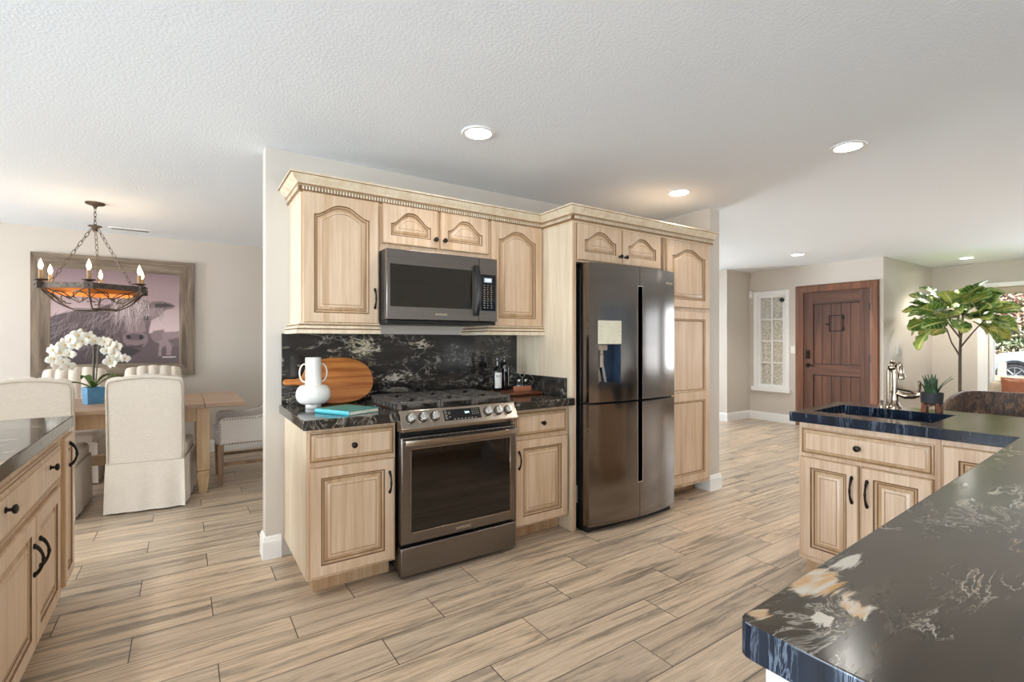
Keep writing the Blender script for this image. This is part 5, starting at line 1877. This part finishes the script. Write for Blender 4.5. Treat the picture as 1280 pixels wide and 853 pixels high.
# glowing pan and scrolled basket below the ring
zb_ = zr - .175
rb_ = .155
b = B()
b.loft([hexring(.325, zr - .015), hexring(.30, zr - .05), hexring(.29, zr - .052), hexring(.315, zr - .017), hexring(.325, zr - .015)], True)
b.build('inner_band', 'amber_pan', cl, smooth=0)
b = B()
for k in range(6):
    a = base_a + pi / 3 * k
    pts = []
    for j in range(9):
        s = j / 8
        r_ = R_ - .012 + (rb_ - R_ + .012) * s
        pts.append((r_ * cos(a), r_ * sin(a), zr - .02 + (zb_ - zr + .02) * (s ** .85) - .018 * sin(pi * s)))
    b.tube(pts, .0055, 6)
    # pair of C scrolls between the ribs
    for sg in (-1, 1):
        am = a + pi / 6
        pts = []
        for j in range(26):
            s = j / 25
            th = s * 1.55 * pi
            rr_ = .075 * (1 - .62 * s)
            lx_ = sg * (.085 - rr_ * cos(th) * .95)
            lz_ = .085 + rr_ * sin(th) * .9 * 1.0
            f_ = lz_ / .16
            r_ = (rb_ * cos(pi / 6) + (R_ * cos(pi / 6) - .012 - rb_ * cos(pi / 6)) * min(1, max(0, f_)))
            pts.append((r_ * cos(am) - lx_ * sin(am), r_ * sin(am) + lx_ * cos(am), zb_ + lz_ * .95))
        b.tube(pts, .0042, 5)
    pts = []
    for j in range(13):
        s = j / 12 * 2 - 1
        am = a + pi / 6
        wid = R_ * .5
        lz_ = .16 - .09 * (1 - abs(s)) ** 1.6
        r_ = R_ * cos(pi / 6) - .012 - (.16 - lz_) * .6
        pts.append((r_ * cos(am) - s * wid * sin(am), r_ * sin(am) + s * wid * cos(am), zb_ + lz_))
    b.tube(pts, .0045, 5)
b.loft([hexring(rb_, zb_ - .008), hexring(rb_, zb_ + .008), hexring(rb_ - .008, zb_ + .008), hexring(rb_ - .008, zb_ - .008), hexring(rb_, zb_ - .008)], True)
b.build('scroll_basket', 'rusted_iron', cl)
for k in range(6):
    x, y = hexp[k]
    x, y = x * .95, y * .95
    cn = B()
    cn.lathe([(.008, zr + .02), (.012, zr + .03), (.044, zr + .040), (.046, zr + .045), (.018, zr + .043), (.016, zr + .048)], (x, y, 0), 18)
    cn = cn.build('candle_cup', 'rusted_iron', cl)
    b = B(); b.lathe([(.014, zr + .044), (.014, zr + .118), (.0001, zr + .119)], (x, y, 0), 14); b.build('sleeve', 'candle_sleeve', cn)
    b = B()
    b.lathe([(.006, zr + .117), (.014, zr + .135), (.0165, zr + .150), (.013, zr + .170), (.006, zr + .190), (.0012, zr + .204), (.0001, zr + .206)], (x, y, 0), 14); b.build('bulb', 'bulb_glow', cn)
ld = bpy.data.lights.new('chandelier_light', 'POINT'); ld.energy = 4; ld.color = (1, .75, .45); ld.shadow_soft_size = .2
lo = bpy.data.objects.new('chandelier_light', ld); COL.objects.link(lo); lo.location = (CC[0], CC[1], 1.95)

# ceiling vent
vt = thing('ceiling_vent', (-.46, 6.40, CEIL), 'white slotted air vent on the ceiling above the cow picture', 'vent')
b = B(); b.box(-.17, .17, -.045, .045, -.010, -.0004); b.build('frame', 'trim_white', vt, bevel=.003)
b = B(); b.box(-.155, .155, -.030, .030, -.0115, -.0098); b.build('opening', 'vent_shadow', vt, smooth=0)
b = B()
for k in range(18): b.box(-.150 + k * .0172, -.146 + k * .0172, -.029, .029, -.013, -.0112)
b.build('slats', 'trim_white', vt, smooth=0)

# --- recessed lights
def downlight(x, y, lab, p=42, on=True):
    t_ = thing('recessed_light', (x, y, CEIL), lab, 'ceiling light', 'recessed ceiling lights')
    b = B(); b.lathe([(.062, -.0005), (.092, -.0005), (.095, -.004), (.090, -.008), (.072, -.009), (.068, -.004), (.062, -.004)], (0, 0, 0), 36); b.build('trim_ring', 'trim_white', t_)
    b = B(); b.lathe([(.070, -.0045), (.0001, -.0045)], (0, 0, 0), 30); b.build('lens', 'lamp_glow', t_)
    d_ = bpy.data.lights.new('recessed_light', 'SPOT'); d_.energy = p; d_.spot_size = radians(125); d_.spot_blend = 0.6; d_.shadow_soft_size = .07; d_.color = (1, .93, .84)
    o_ = bpy.data.objects.new('recessed_light', d_); COL.objects.link(o_); o_.location = (x, y, CEIL - .02)
downlight(1.356, 2.36, 'large recessed ceiling light above the range', 9)
downlight(3.273, 1.308, 'bright recessed ceiling light above the sink counter', 30)
downlight(3.193, 2.44, 'recessed ceiling light in front of the fridge and pantry', 18)
downlight(6.788, 3.308, 'recessed ceiling light in front of the entry door')
downlight(9.0, 2.14, 'small recessed ceiling light near the window and fig tree', 60)
downlight(-1.0, 2.6, 'recessed ceiling light over the granite-topped cabinet at the left edge')
downlight(1.3, -1.0, 'recessed ceiling light behind the near black counter', 14)
downlight(5.6, 0.5, 'added unseen ceiling light in the living room, between the counter and the sofa', 70)  # unseen downlight added to brighten the living room
downlight(7.4, 0.2, 'added unseen ceiling light over the near end of the sofa', 70)  # another unseen downlight, added for living room brightness

# --- switches and sensor
def switch(x, y, z, axis, lab):
    t_ = thing('light_switch', (x, y, z), lab, 'light switch')
    b = B(); b.box(-.036, .036, -.006, 0, -.058, .058); b.build('cover_plate', 'sensor_white', t_, bevel=.002)
    b = B(); b.box(-.017, .017, -.009, -.005, -.033, .033); b.build('rocker', 'trim_white', t_, bevel=.001)
    t_.rotation_euler = (0, 0, axis)
switch(WX, 3.935, 1.165, -pi / 2, 'white light switch between the sidelight and the entry door')
switch(8.39, 2.74, 1.18, 0, 'white light switch on the bright wall behind the faucet')
sn = thing('motion_sensor', (WX, 4.612, 2.02), 'small white motion sensor beside the sidelight, high on the wall', 'sensor')
b = B(); b.box(-.035, 0, -.03, .03, .0, .115); b.build('housing', 'sensor_white', sn, bevel=.008, seg=3)
b = B(); b.box(-.038, -.033, -.02, .02, .02, .06); b.build('lens', 'trim_white', sn, bevel=.002)

# ------------------------------------------------------------------ living room
ft = thing('fiddle_leaf_fig', (8.4, 2.06, 0), 'tall fiddle leaf fig with a bare trunk and a broad crown by the window', 'plant')
b = B(); b.lathe([(.0001, 0), (.14, 0), (.155, .02), (.175, .32), (.165, .325), (.155, .30), (.0001, .30)], (0, 0, 0), 30); b.build('pot', 'dark_pot', ft)
b = B(); b.lathe([(.156, .301), (.08, .31), (.0001, .312)], (0, 0, 0), 18); b.build('soil', 'soil', ft)
b = B(); b.tube([(0, 0, .28), (.006, .004, .7), (-.004, 0, 1.1), (.004, -.004, 1.35)], [.020, .018, .016, .014], 10); b.build('trunk', 'fig_bark', ft)
tips = []
brs = [[(.002, 0, 1.10), (.05, .10, 1.28), (.03, .14, 1.45), (.02, .26, 1.62)],
       [(.004, -.004, 1.30), (-.02, .02, 1.55), (-.04, -.02, 1.80), (-.02, -.03, 1.95)],
       [(.004, -.004, 1.22), (-.04, -.14, 1.42), (-.06, -.26, 1.58), (-.06, -.36, 1.78)],
       [(.004, -.004, 1.33), (-.16, .06, 1.5), (-.24, .10, 1.62)],
       [(.004, -.004, 1.33), (.14, .0, 1.55), (.22, .04, 1.72)],
       [(-.03, 0, 1.6), (-.06, .18, 1.72), (-.08, .30, 1.80)]]
for p_ in brs:
    b = B(); b.tube(p_, [.011] + [.008] * (len(p_) - 1), 8); b.build('branch', 'fig_bark', ft)
rng = random.Random(21)
def leaf(b, uvs, base, yaw, pitch, L, roll):
    M0 = Matrix.Translation(base) @ Matrix.Rotation(yaw, 4, 'Z') @ Matrix.Rotation(-pitch, 4, 'Y') @ Matrix.Rotation(roll, 4, 'X')
    n, m = 11, 6
    ids = []
    for i in range(n + 1):
        s = i / n
        w_ = L * (.16 * sin(pi * min(1, s * 1.8)) ** .8 * (1 if s < .5 else 0) *   .55 + .37 * max(0, sin(pi * min(1, max(0, (s - .02) / .99)) ** 1.35)) ** .75) + .003
        if i == n: w_ = L * .05
        r_ = []
        for j in range(m + 1):
            e = j / m * 2 - 1
            x = L * s
            y = w_ * e * (1 + .06 * sin(s * 22 + e))
            z = -.30 * L * s * s + .22 * w_ * e * e + .035 * L * sin(s * 18) * abs(e)
            r_.append(tuple(M0 @ Vector((x + L * .10, y, z))))
            uvs.append((e * .5, s))
        ids.append(b.add(r_))
    for i in range(n):
        for j in range(m):
            b.face((ids[i][j], ids[i + 1][j], ids[i + 1][j + 1], ids[i][j + 1]))
    b2 = [tuple(M0 @ Vector((0, 0, 0))), tuple(M0 @ Vector((L * .12, 0, 0)))]
    return b2
b = B(); uvs = []
pet = []
tipsp = [Vector(p_[-1]) for p_ in brs] + [Vector(p_[-2]) for p_ in brs if p_[-2][2] > 1.42]
for k in range(74):
    # points over a broad flattened dome, each leaf pointing outwards from it
    a = 2.399963 * k
    q = (k + .5) / 74
    rr = .40 * sqrt(q) * rng.uniform(.8, 1.1)
    zz = 1.64 + .24 * (1 - q) * rng.uniform(.0, 1.1) - .17 * q * rng.uniform(.0, 1.4)
    c_ = Vector((rr * cos(a) * .95, rr * sin(a), zz))
    near = min(tipsp, key=lambda t_: (t_ - c_).length)
    c_ = c_.lerp(near, .25)
    yaw = a + rng.uniform(-1.1, 1.1)
    pitch = .85 - 1.05 * q + rng.uniform(-.55, .55)
    pet.append(leaf(b, uvs, c_, yaw, pitch, rng.uniform(.22, .34), rng.uniform(-.9, .9)))
for p_ in pet:
    k0 = len(b.v)
    b.tube(p_, .003, 5)
    uvs.extend([(0.0, .3)] * (len(b.v) - k0))
me = bpy.data.meshes.new('foliage')
me.from_pydata(b.v, [], b.f)
uvl = me.uv_layers.new(name='UVMap')
li = np.empty(len(me.loops), np.int32); me.loops.foreach_get('vertex_index', li)
uvl.data.foreach_set('uv', np.array(uvs, np.float32)[li].ravel())
me.polygons.foreach_set('use_smooth', [True] * len(me.polygons))
me.materials.append(MAT['fig_leaf'])
o = bpy.data.objects.new('foliage', me); COL.objects.link(o); o.parent = ft
md = o.modifiers.new('thickness', 'SOLIDIFY'); md.thickness = .002

# bar stool with a cowhide back behind the sink counter, facing -X
sl = thing('bar_stool', (3.95, .78, 0), 'bar stool with a rounded brindle cowhide back behind the sink counter', 'stool')
b = B()
loops = []
for i in range(25):
    a = radians(-100 + 200 * i / 24)
    s = abs(i / 24 * 2 - 1)
    tz = .985 - .20 * max(0, (s - .42) / .58) ** 2.0
    r0, r1 = .30, .245
    lp = []
    for r_, z in ((r0 - .01, .60), (r0, .66), (r0 + .012, .80), (r0 + .008, tz - .03), (r0 - .012, tz), (r1 + .012, tz), (r1, tz - .03), (r1 - .004, .80), (r1, .62)):
        lp.append((r_ * cos(a) * .95, r_ * sin(a), z))
    loops.append(lp)
b.loft(loops, True, True, True); b.build('backrest', 'cowhide', sl, smooth=60)
b = B(); b.lathe([(.0001, .58), (.23, .58), (.245, .60), (.245, .655), (.22, .69), (.0001, .70)], (-.0, 0, 0), 30); b.build('seat', 'cowhide', sl)
for k in range(4):
    a = pi / 4 + pi / 2 * k
    b = B(); b.tube([(.16 * cos(a), .16 * sin(a), .585), (.22 * cos(a), .22 * sin(a), 0)], [.02, .014], 10); b.build('leg', 'walnut', sl)
b = B(); b.tube([(.196 * cos(2 * pi * k / 24), .196 * sin(2 * pi * k / 24), .24) for k in range(24)], .009, 8, True); b.build('foot_ring', 'dark_bronze', sl)

# sofa under the window with leather pillows
so = thing('sofa', (9.15, .95, 0), 'beige sofa under the living room window', 'sofa')
b = B(); b.box(-.42, .42, -1.05, 1.05, .10, .30); b.build('base', 'sofa_fabric', so, bevel=.03, seg=3)
b = B(); b.box(.22, .44, -1.05, 1.05, .28, .74); b.build('backrest', 'sofa_fabric', so, bevel=.06, seg=4)
for s in (-1, 1):
    b = B(); b.box(-.42, .40, s * 1.05 - .09, s * 1.05 + .09, .10, .58); b.build('arm', 'sofa_fabric', so, bevel=.05, seg=4)
    b = B(); b.box(-.42, .22, s * .485 - .475, s * .485 + .475, .30, .46); b.build('seat_cushion', 'sofa_fabric', so, bevel=.05, seg=4)
    for yy in (-.36, .36):
        b = B(); b.lathe([(.02, 0), (.028, .10)], (yy, s * .98, 0), 12); b.build('leg', 'walnut', so)
def pillow(loc, rz, tilt, lab):
    b = B()
    n = 16
    for side in (-1, 1):
        g = []
        for i in range(n + 1):
            r_ = []
            for j in range(n + 1):
                u_, v_ = i / n * 2 - 1, j / n * 2 - 1
                h_ = .065 * max(0, (1 - u_ ** 4) * (1 - v_ ** 4)) ** .5
                k_ = 1 - .06 * (1 - u_ * u_) * 0 - .05 * ((u_ * u_) * (1 - v_ * v_) * 0)
                r_.append((side * h_, u_ * .19 * (1 - .05 * (1 - v_ * v_)), v_ * .165 * (1 - .05 * (1 - u_ * u_))))
            g.append(r_)
        b.loft(g, False)
    M0 = Matrix.Rotation(rz, 4, 'Z') @ Matrix.Rotation(tilt, 4, 'Y')
    b.xf(M0)
    b.xf(Matrix.Translation(loc))
    o_ = b.build('pillow', 'leather_pillow', loc=loc, smooth=70)
    tag(o_, lab, 'pillow', 'leather pillows on the sofa')
    bb = B()
    e = []
    for k in range(40):
        a = k / 40 * 4
        sd, f_ = int(a), a - int(a)
        c4 = [(-1, -1), (1, -1), (1, 1), (-1, 1)]
        p0, p1 = c4[sd], c4[(sd + 1) % 4]
        u_, v_ = p0[0] + (p1[0] - p0[0]) * f_, p0[1] + (p1[1] - p0[1]) * f_
        e.append((0, u_ * .19 * (1 - .05 * (1 - v_ * v_)), v_ * .165 * (1 - .05 * (1 - u_ * u_))))
    bb.tube(e, .006, 6, True); bb.xf(M0)
    bb.build('piping', 'sofa_fabric', o_)
pillow((9.255, 1.66, .645), .15, .25, 'brown leather pillow with pale piping at the left end of the sofa')
pillow((9.255, 1.24, .645), -.12, .3, 'brown leather pillow with pale piping further along the sofa')

# ------------------------------------------------------------------ outside the front window
car = thing('car', (21.6, 2.38, -.06), 'white car parked on the driveway outside the living room window', 'car')
# local y: nose towards +y ; side towards the house is -x
prof = [(2.35, .30), (2.42, .42), (2.40, .66), (2.30, .80), (1.75, .98), (1.25, 1.06), (.55, 1.52), (-.2, 1.66), (-1.5, 1.64), (-2.05, 1.50), (-2.35, 1.10), (-2.40, .55), (-2.30, .30)]
b = B()
secs = []
for x, sc_, dz in ((-.92, .965, .02), (-.90, .985, .0), (-.60, 1.0, .0), (0, 1.0, .015), (.60, 1.0, .0), (.90, .985, .0), (.92, .965, .02)):
    lp = []
    for y, z in prof:
        inn = 1.0
        xx = x * (1 - .17 * max(0, (z - 1.0) / .66))
        lp.append((xx, y * sc_, z + dz if z < 1 else z + dz * .5))
    secs.append(lp)
b.loft(secs, True, True, True); b.build('body', 'car_paint', car, smooth=40)
b = B()
for s in (-1, 1):
    def sx_(z): return s * (.925 * (1 - .17 * max(0, (z - 1.0) / .66)) + .004)
    for pts in ([(.98, 1.08), (.50, 1.46), (-.25, 1.56), (-.25, 1.08)], [(-.33, 1.08), (-.33, 1.56), (-1.35, 1.54), (-1.75, 1.10)]):
        b.poly([(sx_(z), y, z) for y, z in pts])
b.poly([(-.66, 1.20, 1.09), (.66, 1.20, 1.09), (.60, .60, 1.50), (-.60, .60, 1.50)])
b.build('windows', 'car_glass', car, smooth=0)
for s in (-1, 1):
    for y in (1.45, -1.42):
        b = B(); b.lathe([(.30, -.11), (.335, -.09), (.335, .09), (.30, .11), (.21, .105), (.20, .06), (.0001, .06)], (s * .84, y, .335), 30, 'x')
        b.lathe([(.42, .0), (.42, s * .0 + .012), (.34, .012), (.34, 0)], (s * .925 - (.006 if s < 0 else .006), y, .36), 30, 'x')
        w = b.build('wheel', 'tyre', car)
        b = B()
        for k in range(8):
            a = 2 * pi * k / 8
            b.tube([(s * .955, y + .03 * cos(a), .335 + .03 * sin(a)), (s * .95, y + .215 * cos(a), .335 + .215 * sin(a))], [.022, .016], 6)
        b.tube([(s * .95, y + .225 * cos(2 * pi * k / 28), .335 + .225 * sin(2 * pi * k / 28)) for k in range(28)], .018, 6, True)
        b.lathe([(.045, 0), (.0001, s * .012)], (s * .955, y, .335), 12, 'x')
        b.build('rim', 'alloy', w)
b = B(); b.box(-.94, -.55, 2.10, 2.36, .62, .76); b.build('headlight', 'car_glass', car, bevel=.03)
fn = thing('rail_fence', (14.0, 2.2, -.06), 'pale timber rail fence outside in front of the car', 'fence')
for k, y in enumerate((-1.5, -.1, .58, 1.9)):
    b = B(); b.box(-.06, .06, y - .06, y + .06, 0, .90 if k != 2 else .92); b.build('post', 'fence_wood', fn, bevel=.01)
for z in (.55, .30):
    b = B(); b.box(-.09, -.05, -2.2, 2.2, z, z + .10); b.build('rail', 'fence_wood', fn, bevel=.005)

def hedge(name, x, y0, y1, h, n, seed, lab, th=1.0):
    rng = random.Random(seed)
    b = B()
    for k in range(n):
        y = rng.uniform(y0, y1); z = rng.uniform(-.05, h) ; xx = x + th * (rng.random() ** 2) + .35 * mnoise.noise((y * .6, z * .6, seed))
        s = rng.uniform(.06, .15)
        a, t1 = rng.uniform(0, 2 * pi), rng.uniform(-.9, .9)
        M0 = Matrix.Translation((xx, y, z)) @ Matrix.Rotation(t1, 4, 'Y') @ Matrix.Rotation(rng.uniform(-.8, .8), 4, 'Z') @ Matrix.Rotation(a, 4, 'X')
        b.poly([tuple(M0 @ Vector(p_)) for p_ in ((0, -s, 0), (.02, -s * .3, -s * .45), (0, s, 0), (.02, -s * .3, s * .45))])
    b.box(x + th, x + th + .3, y0, y1, -.06, h - .2)
    o_ = b.build(name, 'hedge_leaf', loc=(x, (y0 + y1) / 2, -.06), smooth=0)
    return tag(o_, lab, 'hedge')
hedge('hedge', 24.6, 1.0, 8.5, 5.5, 15000, 3, 'tall green and pinkish hedge beyond the parked car', .5)
hedge('shrub', 13.5, 4.4, 10.5, 1.9, 1500, 8, 'leafy hedge outside the sidelight window')
